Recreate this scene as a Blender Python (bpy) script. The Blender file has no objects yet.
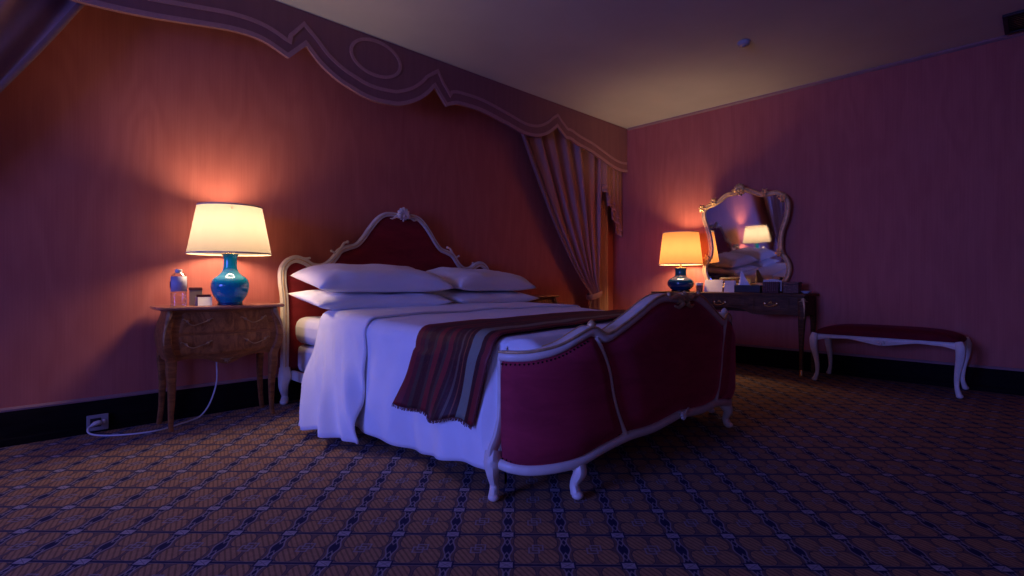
import bpy, math, random
from math import sin, cos, pi, radians, sqrt, atan2, exp, tau
from mathutils import Vector, Matrix, noise

SC = bpy.context.scene
COL = SC.collection
random.seed(7)

# ------------------------------------------------------------------ node helpers
class Ex:
    """socket wrapper: arithmetic builds Math nodes"""
    def __init__(s, nt, sock): s.nt, s.s = nt, sock
    def _op(s, op, *a, clamp=False):
        n = s.nt.nodes.new('ShaderNodeMath'); n.operation = op; n.use_clamp = clamp
        for i, v in enumerate((s,) + a):
            if isinstance(v, Ex): s.nt.links.new(v.s, n.inputs[i])
            else: n.inputs[i].default_value = v
        return Ex(s.nt, n.outputs[0])
    def __add__(s, o): return s._op('ADD', o)
    def __sub__(s, o): return s._op('SUBTRACT', o)
    def __mul__(s, o): return s._op('MULTIPLY', o)
    def __truediv__(s, o): return s._op('DIVIDE', o)
    def fract(s): return s._op('FRACT')
    def abs(s): return s._op('ABSOLUTE')
    def sin(s): return s._op('SINE')
    def cos(s): return s._op('COSINE')
    def max(s, o): return s._op('MAXIMUM', o)
    def min(s, o): return s._op('MINIMUM', o)
    def inv(s): return (s * -1.0) + 1.0
    def below(s, v, soft=.012):
        """1 where s < v, soft edge"""
        d = (s * -1.0) + v if not isinstance(v, Ex) else v - s
        return (d / soft + .5)._op('ADD', 0.0, clamp=True)

def mix(nt, fac, a, b, mode='MIX'):
    n = nt.nodes.new('ShaderNodeMix'); n.data_type = 'RGBA'; n.blend_type = mode
    for sock, v in ((n.inputs[0], fac), (n.inputs[6], a), (n.inputs[7], b)):
        if isinstance(v, Ex): nt.links.new(v.s, sock)
        elif isinstance(v, bpy.types.NodeSocket): nt.links.new(v, sock)
        elif isinstance(v, (int, float)): sock.default_value = v
        else: sock.default_value = (*v, 1)
    return n.outputs[2]

def srgb(r, g, b):
    f = lambda c: (c / 255 / 12.92) if c / 255 <= .04045 else ((c / 255 + .055) / 1.055) ** 2.4
    return (f(r), f(g), f(b))

def new_mat(name):
    m = bpy.data.materials.new(name); m.use_nodes = True
    nt = m.node_tree
    return m, nt, nt.nodes['Principled BSDF']

def coords(nt, kind='Object', scale=(1, 1, 1)):
    tc = nt.nodes.new('ShaderNodeTexCoord'); mp = nt.nodes.new('ShaderNodeMapping')
    mp.inputs['Scale'].default_value = scale
    nt.links.new(tc.outputs[kind], mp.inputs[0])
    return mp.outputs[0]

def noise_tex(nt, vec, scale, detail=3, rough=.5, dist=0):
    n = nt.nodes.new('ShaderNodeTexNoise')
    n.inputs['Scale'].default_value = scale; n.inputs['Detail'].default_value = detail
    n.inputs['Roughness'].default_value = rough; n.inputs['Distortion'].default_value = dist
    nt.links.new(vec, n.inputs['Vector'])
    return Ex(nt, n.outputs[0])

def bump(nt, bs, h, strength=.2, dist=.01):
    b = nt.nodes.new('ShaderNodeBump'); b.inputs['Strength'].default_value = strength
    b.inputs['Distance'].default_value = dist
    nt.links.new(h.s, b.inputs['Height']); nt.links.new(b.outputs[0], bs.inputs['Normal'])

def simple(name, col, rough=.5, metal=0, spec=.5, var=.12, vscale=8, stretch=(1, 1, 1), bmp=0, bscale=60, sheen=0, coat=0, kind='Object', dist=0):
    m, nt, bs = new_mat(name)
    v = coords(nt, kind, stretch)
    n = noise_tex(nt, v, vscale, 4, .55, dist)
    f = ((n - .5) * 2.2 + .5)._op('ADD', 0.0, clamp=True)
    lo = tuple(c * (1 - var) for c in col); hi = tuple(min(1, c * (1 + var)) for c in col)
    nt.links.new(mix(nt, f, lo, hi), bs.inputs['Base Color'])
    bs.inputs['Roughness'].default_value = rough; bs.inputs['Metallic'].default_value = metal
    bs.inputs['Specular IOR Level'].default_value = spec
    if sheen:
        bs.inputs['Sheen Weight'].default_value = sheen; bs.inputs['Sheen Roughness'].default_value = .35
        bs.inputs['Sheen Tint'].default_value = (*[min(1, c * 2.2 + .08) for c in col], 1)
    if coat: bs.inputs['Coat Weight'].default_value = coat; bs.inputs['Coat Roughness'].default_value = .08
    if bmp: bump(nt, bs, noise_tex(nt, v, bscale, 3), bmp, .01)
    return m

# ------------------------------------------------------------------ materials
def mat_wallpaper():
    m, nt, bs = new_mat('moire_wallpaper')
    v = coords(nt, 'Object', (1, 1, .26))
    big = noise_tex(nt, v, 2.6, 2, .5)
    fine = noise_tex(nt, v, 9, 3, .55, .3)
    w = ((big * 46.0) + (fine * 7.0)).sin() * .5 + .5            # watered-silk contour lines
    grain = noise_tex(nt, coords(nt, 'Object', (1, 1, .015)), 130, 2)
    big2 = noise_tex(nt, coords(nt, 'Object', (1, 1, .12)), 16, 2)
    f = (w * .30 + (big2 - .5) * .55 + (grain - .5) * .9 + .38)._op('ADD', 0.0, clamp=True)
    c = mix(nt, f, WALL_LO, WALL_HI)
    nt.links.new(c, bs.inputs['Base Color'])
    bs.inputs['Roughness'].default_value = .62; bs.inputs['Specular IOR Level'].default_value = .25
    return m
WALL_LO = (.47, .128, .092); WALL_HI = (.59, .185, .134)

def mat_carpet():
    m, nt, bs = new_mat('patterned_carpet')
    tc = nt.nodes.new('ShaderNodeTexCoord'); sp = nt.nodes.new('ShaderNodeSeparateXYZ')
    nt.links.new(tc.outputs['Object'], sp.inputs[0])
    X, Y = Ex(nt, sp.outputs[0]), Ex(nt, sp.outputs[1])
    p = .198
    U = (X - Y) * (.70711 / p) + (.0417 / p + .5)
    V = (X + Y) * (.70711 / p) + (-2.0555 / p + .5)
    a = U.fract() - .5; b = V.fract() - .5
    A, B = a.abs(), b.abs()
    A2 = (A * -1.0) + .5; B2 = (B * -1.0) + .5
    vec = tc.outputs['Object']
    nz = noise_tex(nt, vec, 55, 3, .6)
    BROWN, ORANGE, NAVY, LINE, NODE = (.18, .115, .10), (.42, .235, .13), (.030, .030, .080), (.36, .31, .33), (.38, .345, .395)
    # petals with hatching around the cell centre
    e = (((A2 - .205) / .175).abs()._op('POWER', 2.6) + ((B2 - .235) / .225).abs()._op('POWER', 2.6))
    hatch = ((a + b * .6) * 62.0).sin() * .5 + .5
    hm = hatch.below(.30, .3)
    petal = mix(nt, hm * .6, ORANGE, (.13, .075, .055))
    c = mix(nt, e.below(1.0, .12), BROWN, petal)
    ring = (e - 1.10).abs().below(.10, .08)
    c = mix(nt, ring * .7, c, NAVY)
    # stepped interlocking squares at the cell centre
    sa = (a - .5)._op('WRAP', .5, -.5); sb_ = (b - .5)._op('WRAP', .5, -.5)
    q1 = ((sa - .035).abs().max((sb_ - .045).abs()) - .085).abs().below(.014)
    q2 = ((sa + .035).abs().max((sb_ + .045).abs()) - .085).abs().below(.014)
    c = mix(nt, (A2.max(B2)).below(.15) * .5, c, BROWN)
    c = mix(nt, q1.max(q2) * .8, c, LINE)
    # wavy double lines running through the nodes
    w = (B * (4 * pi)).cos() * .028 + .070
    c = mix(nt, A.below(w, .012), c, NAVY)
    c = mix(nt, (A - w).abs().below(.013) * .8, c, LINE)
    dm = ((A + (B - .27).abs() * .45) - .05).abs().below(.012)
    c = mix(nt, dm * .7, c, LINE)
    # thin cross lines
    c = mix(nt, B.below(.026), c, NAVY)
    c = mix(nt, (B - .036).abs().below(.008) * .4, c, LINE)
    # node boxes
    c = mix(nt, A.below(.135).min(B.below(.11)), c, NAVY)
    c = mix(nt, A.below(.105).min(B.below(.080)), c, NODE)
    c = mix(nt, (A - B * 1.3).abs().below(.010).min(A.below(.09)) * .6, c, NAVY)
    c = mix(nt, .55, c, mix(nt, nz, (.35, .35, .35), (1.5, 1.5, 1.5)), 'MULTIPLY')
    nt.links.new(c, bs.inputs['Base Color'])
    bs.inputs['Roughness'].default_value = .95; bs.inputs['Specular IOR Level'].default_value = .1
    bump(nt, bs, noise_tex(nt, vec, 240, 2), .5, .006)
    return m

def mat_wood(name, lo, hi, rough=.28, coat=.35, sc=(1.0, 5, 5)):
    m, nt, bs = new_mat(name)
    v = coords(nt, 'Object', sc)
    n = noise_tex(nt, v, 4.5, 5, .6, 1.6)
    g = noise_tex(nt, coords(nt, 'Object', (sc[0] * 4, sc[1] * 12, sc[2] * 12)), 8, 3)
    f = ((n - .5) * 2.4 + (g - .5) * .7 + .5)._op('ADD', 0.0, clamp=True)
    nt.links.new(mix(nt, f, lo, hi), bs.inputs['Base Color'])
    bs.inputs['Roughness'].default_value = rough; bs.inputs['Specular IOR Level'].default_value = .22
    bs.inputs['Coat Weight'].default_value = coat; bs.inputs['Coat Roughness'].default_value = .12
    return m

def mat_velvet(name, col, sheen=.6):
    m, nt, bs = new_mat(name)
    v = coords(nt, 'Object', (1, 1, 3.5))
    n = noise_tex(nt, v, 5, 4, .6, .6)
    f = ((n - .5) * 2 + .5)._op('ADD', 0.0, clamp=True)
    nt.links.new(mix(nt, f, tuple(c * .78 for c in col), tuple(c * 1.2 for c in col)), bs.inputs['Base Color'])
    bs.inputs['Roughness'].default_value = .9; bs.inputs['Specular IOR Level'].default_value = .15
    bs.inputs['Sheen Weight'].default_value = sheen; bs.inputs['Sheen Roughness'].default_value = .3
    bs.inputs['Sheen Tint'].default_value = (min(1, col[0] * 2.4), col[1] * 3 + .03, col[2] * 3 + .05, 1)
    bump(nt, bs, noise_tex(nt, coords(nt), 320, 2), .15, .004)
    return m

def mat_throw():
    m, nt, bs = new_mat('striped_brocade')
    uv = nt.nodes.new('ShaderNodeUVMap'); sp = nt.nodes.new('ShaderNodeSeparateXYZ')
    nt.links.new(uv.outputs[0], sp.inputs[0])
    U, V = Ex(nt, sp.outputs[0]), Ex(nt, sp.outputs[1])
    r = nt.nodes.new('ShaderNodeValToRGB'); r.color_ramp.interpolation = 'CONSTANT'
    G = (.066, .038, .028)
    R_, D_ = (.20, .018, .020), (.050, .009, .011)
    stops = [(0, R_), (.07, (.10, .012, .018)), (.13, G), (.18, D_), (.27, G), (.31, R_), (.38, D_), (.44, G), (.48, R_), (.54, D_), (.58, G),
             (.60, D_), (.65, (.13, .09, .06)), (.675, D_), (.715, (.24, .075, .035)), (.73, D_), (.775, (.22, .24, .17)), (.885, D_), (.93, R_), (.985, (.18, .03, .03))]
    cr = r.color_ramp
    cr.elements[0].position = 0; cr.elements[0].color = (*stops[0][1], 1)
    cr.elements[1].position = stops[1][0]; cr.elements[1].color = (*stops[1][1], 1)
    for p_, c_ in stops[2:]:
        e = cr.elements.new(p_); e.color = (*c_, 1)
    nt.links.new(V.s, r.inputs[0])
    # woven flecks, and figured bands across the drop
    fl = noise_tex(nt, coords(nt, 'UV', (130, 42, 1)), 1.0, 3, .7)
    band = ((U * 23.0).sin() * .5 + .5).below(.32, .3)
    f = ((fl - .52) * 7.0)._op('ADD', 0.0, clamp=True)
    c = mix(nt, f * (band * .55 + .2), r.outputs[0], (.26, .05, .04))
    nt.links.new(c, bs.inputs['Base Color'])
    bs.inputs['Roughness'].default_value = .55; bs.inputs['Specular IOR Level'].default_value = .35
    bump(nt, bs, fl, .3, .004)
    return m

def mat_shade(name, col):
    m, nt, bs = new_mat(name)
    nt.nodes.remove(bs)
    out = nt.nodes['Material Output']
    v = coords(nt, 'Object', (1, 1, .25))
    n = noise_tex(nt, v, 22, 3)
    c = mix(nt, n, tuple(x * .93 for x in col), col)
    d = nt.nodes.new('ShaderNodeBsdfDiffuse'); t = nt.nodes.new('ShaderNodeBsdfTranslucent')
    nt.links.new(c, d.inputs[0]); nt.links.new(c, t.inputs[0])
    mx = nt.nodes.new('ShaderNodeMixShader'); mx.inputs[0].default_value = .55
    nt.links.new(d.outputs[0], mx.inputs[1]); nt.links.new(t.outputs[0], mx.inputs[2])
    nt.links.new(mx.outputs[0], out.inputs[0])
    return m

def mat_clear(name, col=(1, 1, 1), gloss=.12, rough=.04):
    m, nt, bs = new_mat(name)
    nt.nodes.remove(bs)
    t = nt.nodes.new('ShaderNodeBsdfTransparent'); g = nt.nodes.new('ShaderNodeBsdfGlossy')
    lw = nt.nodes.new('ShaderNodeLayerWeight'); lw.inputs[0].default_value = .35
    f = (Ex(nt, lw.outputs['Facing']) * .55 + gloss)
    t.inputs[0].default_value = (*col, 1); g.inputs['Roughness'].default_value = rough
    mx = nt.nodes.new('ShaderNodeMixShader')
    nt.links.new(f.s, mx.inputs[0]); nt.links.new(t.outputs[0], mx.inputs[1]); nt.links.new(g.outputs[0], mx.inputs[2])
    nt.links.new(mx.outputs[0], nt.nodes['Material Output'].inputs[0])
    return m

M = {}
M['wall'] = mat_wallpaper()
M['carpet'] = mat_carpet()
M['ceiling'] = simple('ceiling_plaster', (.60, .61, .57), .9, var=.05, vscale=2, bmp=.05, bscale=40)
M['darkwood'] = simple('ebonised_skirting', (.009, .007, .007), .7, spec=.06, var=.3, vscale=6, stretch=(1, 1, 6))
M['cornice'] = simple('painted_moulding', (.34, .19, .18), .6, var=.06)
M['ivory'] = simple('ivory_paint', (.80, .73, .61), .40, var=.10, vscale=14, bmp=.08, bscale=30)
M['gilt'] = simple('gilt_metal', (.80, .54, .24), .45, metal=.55, var=.25, vscale=25, bmp=.15, bscale=90)
M['old_gilt'] = simple('antique_gilt', (.70, .47, .22), .5, metal=.45, var=.35, vscale=22, bmp=.2, bscale=80)
M['brass'] = simple('brass', (.75, .52, .22), .25, metal=1, var=.1)
M['velvet'] = mat_velvet('burgundy_velvet', (.36, .034, .060), .8)
M['velvet_head'] = mat_velvet('crimson_velvet', (.27, .026, .032), .3)
M['velvet_bench'] = mat_velvet('oxblood_velvet', (.15, .010, .018), .2)
M['linen'] = simple('white_linen', (.88, .87, .86), .85, var=.03, vscale=10, bmp=.06, bscale=260, sheen=.1)
M['pillow'] = simple('white_cotton', (.90, .89, .88), .85, var=.02, vscale=6, bmp=.25, bscale=9, sheen=.1)
M['ticking'] = simple('mattress_cloth', (.78, .77, .77), .85, var=.03, vscale=14)
M['throw'] = mat_throw()
M['fringe'] = simple('throw_fringe', (.16, .045, .035), .8, var=.5, vscale=120, stretch=(1, 1, .1))
M['commode'] = mat_wood('kingwood_veneer', (.13, .042, .012), (.40, .145, .040), .5, .04)
M['commode_top'] = simple('rose_marble', (.34, .15, .11), .16, var=.3, vscale=9, dist=1.2, coat=.3)
M['inlay'] = mat_wood('marquetry_veneer', (.16, .056, .016), (.46, .175, .050), .48, .04, sc=(4, 4, 1.5))
M['desk'] = mat_wood('walnut_veneer', (.055, .024, .011), (.17, .075, .030), .62, .0, sc=(5, 1, 5))
M['teal'] = simple('teal_glaze', (.004, .26, .44), .10, var=.2, vscale=4, coat=.4)
M['navy_glaze'] = simple('deep_blue_glaze', (.003, .060, .15), .10, var=.3, vscale=4, coat=.4)
M['ebony'] = simple('black_stand', (.012, .010, .010), .3, var=.2)
M['shade_cream'] = mat_shade('cream_silk_shade', (.32, .285, .225))
M['shade_gold'] = mat_shade('golden_silk_shade', (.34, .155, .058))
M['shade_trim'] = simple('shade_binding', (.70, .55, .36), .7)
M['curtain'] = simple('plum_curtain', (.42, .215, .185), .62, var=.10, vscale=18, stretch=(1, 1, .06), sheen=.08, bmp=.08, bscale=140)
M['valance'] = simple('plum_valance', (.27, .12, .12), .7, var=.09, vscale=18, stretch=(1, 1, .06), sheen=.2)
M['ribbon'] = simple('mauve_ribbon', (.46, .245, .24), .6, var=.08, vscale=60, sheen=.2)
M['lining'] = simple('tan_lining', (.62, .36, .21), .65, var=.12, vscale=30, stretch=(1, 1, .05))
M['paper'] = simple('white_card', (.74, .68, .60), .7, var=.04)
M['white_plastic'] = simple('white_plastic', (.72, .69, .66), .4, var=.03)
M['detector_plastic'] = simple('detector_plastic', (.50, .46, .42), .6, var=.03)
M['edge'] = simple('curtain_edging', (.30, .15, .12), .7, var=.1, vscale=50)
M['dull_gilt'] = simple('dull_gilt', (.42, .25, .12), .5, metal=.7, var=.35, vscale=30, bmp=.2, bscale=80)
M['grey_plastic'] = simple('outlet_grey', (.34, .31, .31), .35, var=.08)
M['black'] = simple('black_leather', (.014, .013, .016), .45, var=.2, bmp=.1, bscale=200)
M['taupe'] = simple('taupe_card', (.20, .15, .11), .6, var=.12)
M['ceramic'] = simple('white_china', (.72, .72, .74), .12, var=.02, coat=.5)
M['label'] = simple('pale_label', (.50, .47, .58), .5, var=.06, vscale=40)
M['label_dark'] = simple('maroon_label', (.09, .018, .022), .5, var=.1)
M['clear'] = mat_clear('clear_plastic', (.93, .93, .95), .10)
M['glass'] = mat_clear('window_glass', (1, 1, 1), .03, .0)
M['wicker'] = simple('dark_wicker', (.14, .055, .045), .5, var=.7, vscale=90, bmp=.6, bscale=120)
M['tin'] = simple('patterned_tin', (.20, .10, .07), .6, spec=.2, var=.7, vscale=70, bmp=.2, bscale=90)
M['window_paint'] = simple('window_paint', (.55, .52, .48), .5, var=.04)
def mat_mirror():
    m, nt, bs = new_mat('mirror_silver')
    n = noise_tex(nt, coords(nt), 6, 3)
    nt.links.new(mix(nt, n, (.80, .78, .78), (.86, .84, .84)), bs.inputs['Base Color'])
    bs.inputs['Metallic'].default_value = 1; bs.inputs['Roughness'].default_value = .03
    return m
M['mirror'] = mat_mirror()

# ------------------------------------------------------------------ mesh helpers
class MB:
    def __init__(s): s.v = []; s.f = []; s.uv = {}
    def add(s, vs, fs):
        o = len(s.v); s.v += [tuple(x) for x in vs]; s.f += [tuple(i + o for i in f) for f in fs]; return s
    def box(s, x0, y0, z0, x1, y1, z1):
        v = [(x0, y0, z0), (x1, y0, z0), (x1, y1, z0), (x0, y1, z0), (x0, y0, z1), (x1, y0, z1), (x1, y1, z1), (x0, y1, z1)]
        return s.add(v, [(3, 2, 1, 0), (4, 5, 6, 7), (0, 1, 5, 4), (1, 2, 6, 5), (2, 3, 7, 6), (3, 0, 4, 7)])
    def grid(s, fn, nu, nv, cu=False, cv=False):
        """fn(u,v)->point, u and v in 0..1"""
        vs = []; U = nu if cu else nu + 1; W = nv if cv else nv + 1
        for j in range(W):
            for i in range(U): vs.append(fn(i / nu, j / nv))
        fs = []
        for j in range(nv):
            for i in range(nu):
                i2, j2 = (i + 1) % U, (j + 1) % W
                fs.append((j * U + i, j * U + i2, j2 * U + i2, j2 * U + i))
        return s.add(vs, fs)
    def lathe(s, prof, c, n=36, cap=True):
        vs = []; k = len(prof)
        for r, z in prof:
            for i in range(n): vs.append((c[0] + r * cos(tau * i / n), c[1] + r * sin(tau * i / n), c[2] + z))
        fs = [(j * n + i, j * n + (i + 1) % n, (j + 1) * n + (i + 1) % n, (j + 1) * n + i) for j in range(k - 1) for i in range(n)]
        if cap: fs += [tuple(reversed(range(n))), tuple((k - 1) * n + i for i in range(n))]
        return s.add(vs, fs)
    def tube(s, path, r, n=10, closed=False, up=None, sq=1.0, cap=True):
        """sweep an ellipse along path; r scalar / (ra, rb) / list of those; ra lies across `up`"""
        P = [Vector(p) for p in path]; k = len(P); up = Vector(up) if up else None
        vs = []; prev = None
        for i, p in enumerate(P):
            t = (P[(i + 1) % k] - P[i - 1]) if closed else (P[min(i + 1, k - 1)] - P[max(i - 1, 0)])
            t.normalize()
            if up is not None: b = up - t * up.dot(t)
            elif prev is None:
                b = Vector((0, 0, 1)) if abs(t.z) < .9 else Vector((1, 0, 0)); b = b - t * b.dot(t)
            else: b = prev - t * prev.dot(t)
            if b.length < 1e-5: b = prev or Vector((1, 0, 0))
            b.normalize(); prev = b; a = t.cross(b)
            q = r[i] if isinstance(r, list) else r
            ra, rb = q if isinstance(q, tuple) else (q, q)
            for j in range(n):
                an = tau * j / n; ca, sa = cos(an), sin(an)
                if sq != 1: ca = math.copysign(abs(ca) ** sq, ca); sa = math.copysign(abs(sa) ** sq, sa)
                vs.append(p + a * (ra * ca) + b * (rb * sa))
        fs = [(i * n + j, i * n + (j + 1) % n, ((i + 1) % k) * n + (j + 1) % n, ((i + 1) % k) * n + j)
              for i in range(k if closed else k - 1) for j in range(n)]
        if not closed and cap: fs += [tuple(reversed(range(n))), tuple((k - 1) * n + j for j in range(n))]
        return s.add(vs, fs)
    def ball(s, c, r, n=12, m=8):
        rx, ry, rz = r if isinstance(r, tuple) else (r, r, r)
        vs = [(c[0], c[1], c[2] - rz)]
        for j in range(1, m):
            for i in range(n):
                a, b = tau * i / n, -pi / 2 + pi * j / m
                vs.append((c[0] + rx * cos(b) * cos(a), c[1] + ry * cos(b) * sin(a), c[2] + rz * sin(b)))
        vs.append((c[0], c[1], c[2] + rz)); L = len(vs) - 1
        fs = [(0, 1 + (i + 1) % n, 1 + i) for i in range(n)]
        for j in range(m - 2):
            for i in range(n): fs.append((1 + j * n + i, 1 + j * n + (i + 1) % n, 1 + (j + 1) * n + (i + 1) % n, 1 + (j + 1) * n + i))
        fs += [(L, 1 + (m - 2) * n + i, 1 + (m - 2) * n + (i + 1) % n) for i in range(n)]
        return s.add(vs, fs)
    def prism(s, ring, off):
        """closed polygon ring of 3-D points extruded by vector off"""
        k = len(ring); o = Vector(off)
        vs = [Vector(p) for p in ring] + [Vector(p) + o for p in ring]
        return s.add(vs, [tuple(reversed(range(k))), tuple(range(k, 2 * k))] + [(i, (i + 1) % k, k + (i + 1) % k, k + i) for i in range(k)])

ROOT = {}
def props(o, label=None, cat=None, group=None, kind=None):
    for k, v in (('label', label), ('category', cat), ('group', group), ('kind', kind)):
        if v: o[k] = v
    return o
def thing(name, loc, label, cat, group=None):
    o = bpy.data.objects.new(name, None); COL.objects.link(o); o.location = loc; o.empty_display_size = .1
    ROOT[o.name] = Vector(loc); return props(o, label, cat, group)
def obj(name, mb, mat, parent=None, smooth=True, bevel=0, sub=0, solid=0, label=None, cat=None, group=None, kind=None, sharp=40, at=None):
    """link ONE mesh object; vertices are given in world coordinates"""
    base = ROOT[parent.name] if parent else Vector(at) if at else Vector((0, 0, 0))
    me = bpy.data.meshes.new(name)
    me.from_pydata([tuple(Vector(v) - base) for v in mb.v], [], mb.f); me.validate()
    import bmesh
    bm = bmesh.new(); bm.from_mesh(me); bmesh.ops.recalc_face_normals(bm, faces=bm.faces); bm.to_mesh(me); bm.free()
    me.materials.append(M[mat] if isinstance(mat, str) else mat)
    o = bpy.data.objects.new(name, me); COL.objects.link(o)
    if parent: o.parent = parent
    else: o.location = base
    ROOT[o.name] = base
    if smooth:
        for p in me.polygons: p.use_smooth = True
        me.set_sharp_from_angle(angle=radians(sharp))
    if solid:
        d = o.modifiers.new('solid', 'SOLIDIFY'); d.thickness = solid; d.offset = -1
    if bevel:
        b = o.modifiers.new('bevel', 'BEVEL'); b.width = bevel; b.segments = 3; b.limit_method = 'ANGLE'; b.angle_limit = radians(35)
    if sub:
        q = o.modifiers.new('sub', 'SUBSURF'); q.levels = sub; q.render_levels = sub
    return props(o, label, cat, group, kind)
def dup(root, loc, label, group=None):
    r = root.copy(); COL.objects.link(r); r.location = loc; r['label'] = label
    ROOT[r.name] = Vector(loc)
    if group: r['group'] = group
    for ch in list(root.children):
        c = ch.copy(); COL.objects.link(c); c.parent = r
        for g in list(ch.children):
            d = g.copy(); COL.objects.link(d); d.parent = c
    return r
def cat_pts(pts, n=8, closed=False):
    """Catmull-Rom through pts"""
    P = [Vector(p) for p in pts]; k = len(P); out = []
    for i in range(k if closed else k - 1):
        p0 = P[i - 1] if (closed or i > 0) else P[0] * 2 - P[1]
        p1, p2 = P[i], P[(i + 1) % k]
        p3 = P[(i + 2) % k] if (closed or i + 2 < k) else p2 * 2 - p1
        for j in range(n):
            t = j / n
            out.append(.5 * ((2 * p1) + (p2 - p0) * t + (2 * p0 - 5 * p1 + 4 * p2 - p3) * t * t + (3 * p1 - p0 - 3 * p2 + p3) * t ** 3))
    if not closed: out.append(P[-1].copy())
    return out
def lerp(a, b, t): return a + (b - a) * t
def interp(tab, x):
    if x <= tab[0][0]: return tab[0][1]
    for (x0, y0), (x1, y1) in zip(tab, tab[1:]):
        if x <= x1: return lerp(y0, y1, (x - x0) / (x1 - x0 + 1e-12))
    return tab[-1][1]
def smooth_interp(tab, x):
    if x <= tab[0][0]: return tab[0][1]
    for (x0, y0), (x1, y1) in zip(tab, tab[1:]):
        if x <= x1:
            t = (x - x0) / (x1 - x0 + 1e-12); return lerp(y0, y1, t * t * (3 - 2 * t))
    return tab[-1][1]
def sstep(a, b, x):
    t = min(1, max(0, (x - a) / (b - a))); return t * t * (3 - 2 * t)
def nz(x, y, z=0): return noise.noise(Vector((x, y, z)))

# ------------------------------------------------------------------ the room
XL, XR, YB, YF, ZC = -4.2, 5.78, 4.0, -2.2, 2.9
T = .12
obj('floor', MB().box(XL - T, YF - T, -.1, XR + T, YB + T, 0), 'carpet', smooth=False, kind='structure')
obj('ceiling', MB().box(XL - T, YF - T, ZC, XR + T, YB + T, ZC + .1), 'ceiling', smooth=False, kind='structure')
obj('wall_back', MB().box(XL - T, YB, 0, XR + T, YB + T, ZC), 'wall', smooth=False, kind='structure')
obj('wall_right', MB().box(XR, YF, 0, XR + T, YB, ZC), 'wall', smooth=False, kind='structure')
obj('wall_front', MB().box(XL - T, YF - T, 0, XR + T, YF, ZC), 'wall', smooth=False, kind='structure')
WINS = ((1.0, 2.7, .65, 2.35), (-1.75, -.25, .65, 2.35))          # daylight window, then one added for fill light, in the left wall: y0, y1, z0, z1
wl = MB(); ys = YF
for y0, y1, z0, z1 in sorted(WINS):
    wl.box(XL - T, ys, 0, XL, y0, ZC).box(XL - T, y0, 0, XL, y1, z0).box(XL - T, y0, z1, XL, y1, ZC); ys = y1
wl.box(XL - T, ys, 0, XL, YB, ZC)
obj('wall_left', wl, 'wall', smooth=False, kind='structure')
for wi, (WY0, WY1, WZ0, WZ1) in enumerate(WINS):
    w = MB(); ym = (WY0 + WY1) / 2
    for y0, y1, z0, z1 in ((WY0, WY1, WZ0, WZ0 + .05), (WY0, WY1, WZ1 - .05, WZ1), (WY0, WY0 + .05, WZ0 + .05, WZ1 - .05), (WY1 - .05, WY1, WZ0 + .05, WZ1 - .05),
                           (ym - .025, ym + .025, WZ0 + .05, WZ1 - .05)):
        w.box(XL - .09, y0, z0, XL - .03, y1, z1)
    win = obj('window_%d' % (wi + 1), w, 'window_paint', smooth=False, bevel=.005, kind='structure')  # the second window is added, unseen, to carry the fill light
    obj('window_glass', MB().box(XL - .065, WY0 + .05, WZ0 + .05, XL - .060, ym - .025, WZ1 - .05)
        .box(XL - .065, ym + .025, WZ0 + .05, XL - .060, WY1 - .05, WZ1 - .05), 'glass', win, smooth=False)
    obj('window_sill', MB().box(XL - .03, WY0 - .06, WZ0 - .04, XL + .07, WY1 + .06, WZ0), 'window_paint', win, smooth=False, bevel=.008)

def skirting(name, fn, L0, L1):
    """moulded board; fn(along, depth, z)->point"""
    prof = [(0, 0), (.026, 0), (.026, .035), (.020, .045), (.020, .145), (.014, .165), (.014, .178), (.008, .190), (0, .190)]
    a = [fn(L0, d, z) for d, z in prof]; b = [fn(L1, d, z) for d, z in prof]
    k = len(prof)
    o = obj(name, MB().add(a + b, [tuple(range(k)), tuple(range(2 * k - 1, k - 1, -1))] + [(i, (i + 1) % k, k + (i + 1) % k, k + i) for i in range(k)]),
            'darkwood', sharp=30, kind='structure')
    p2 = [(0, .190), (.012, .190), (.014, .200), (.008, .210), (0, .212)]
    a = [fn(L0, d, z) for d, z in p2]; b = [fn(L1, d, z) for d, z in p2]; k = len(p2)
    obj('cap_moulding', MB().add(a + b, [tuple(range(k)), tuple(range(2 * k - 1, k - 1, -1))] + [(i, (i + 1) % k, k + (i + 1) % k, k + i) for i in range(k)]),
        'cornice', o, sharp=30)
skirting('baseboard_back', lambda l, d, z: (l, YB - d, z), XL, XR)
skirting('baseboard_right', lambda l, d, z: (XR - d, l, z), YF, YB - .026)
c = MB()
prof = [(0, ZC), (.022, ZC), (.020, ZC - .012), (.008, ZC - .024), (0, ZC - .028)]
k = len(prof)
c.add([(XR - d, YF, z) for d, z in prof] + [(XR - d, 3.76, z) for d, z in prof],
      [tuple(range(k)), tuple(range(2 * k - 1, k - 1, -1))] + [(i, (i + 1) % k, k + (i + 1) % k, k + i) for i in range(k)])
obj('trim_1', c, 'cornice', sharp=30, kind='structure')

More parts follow.
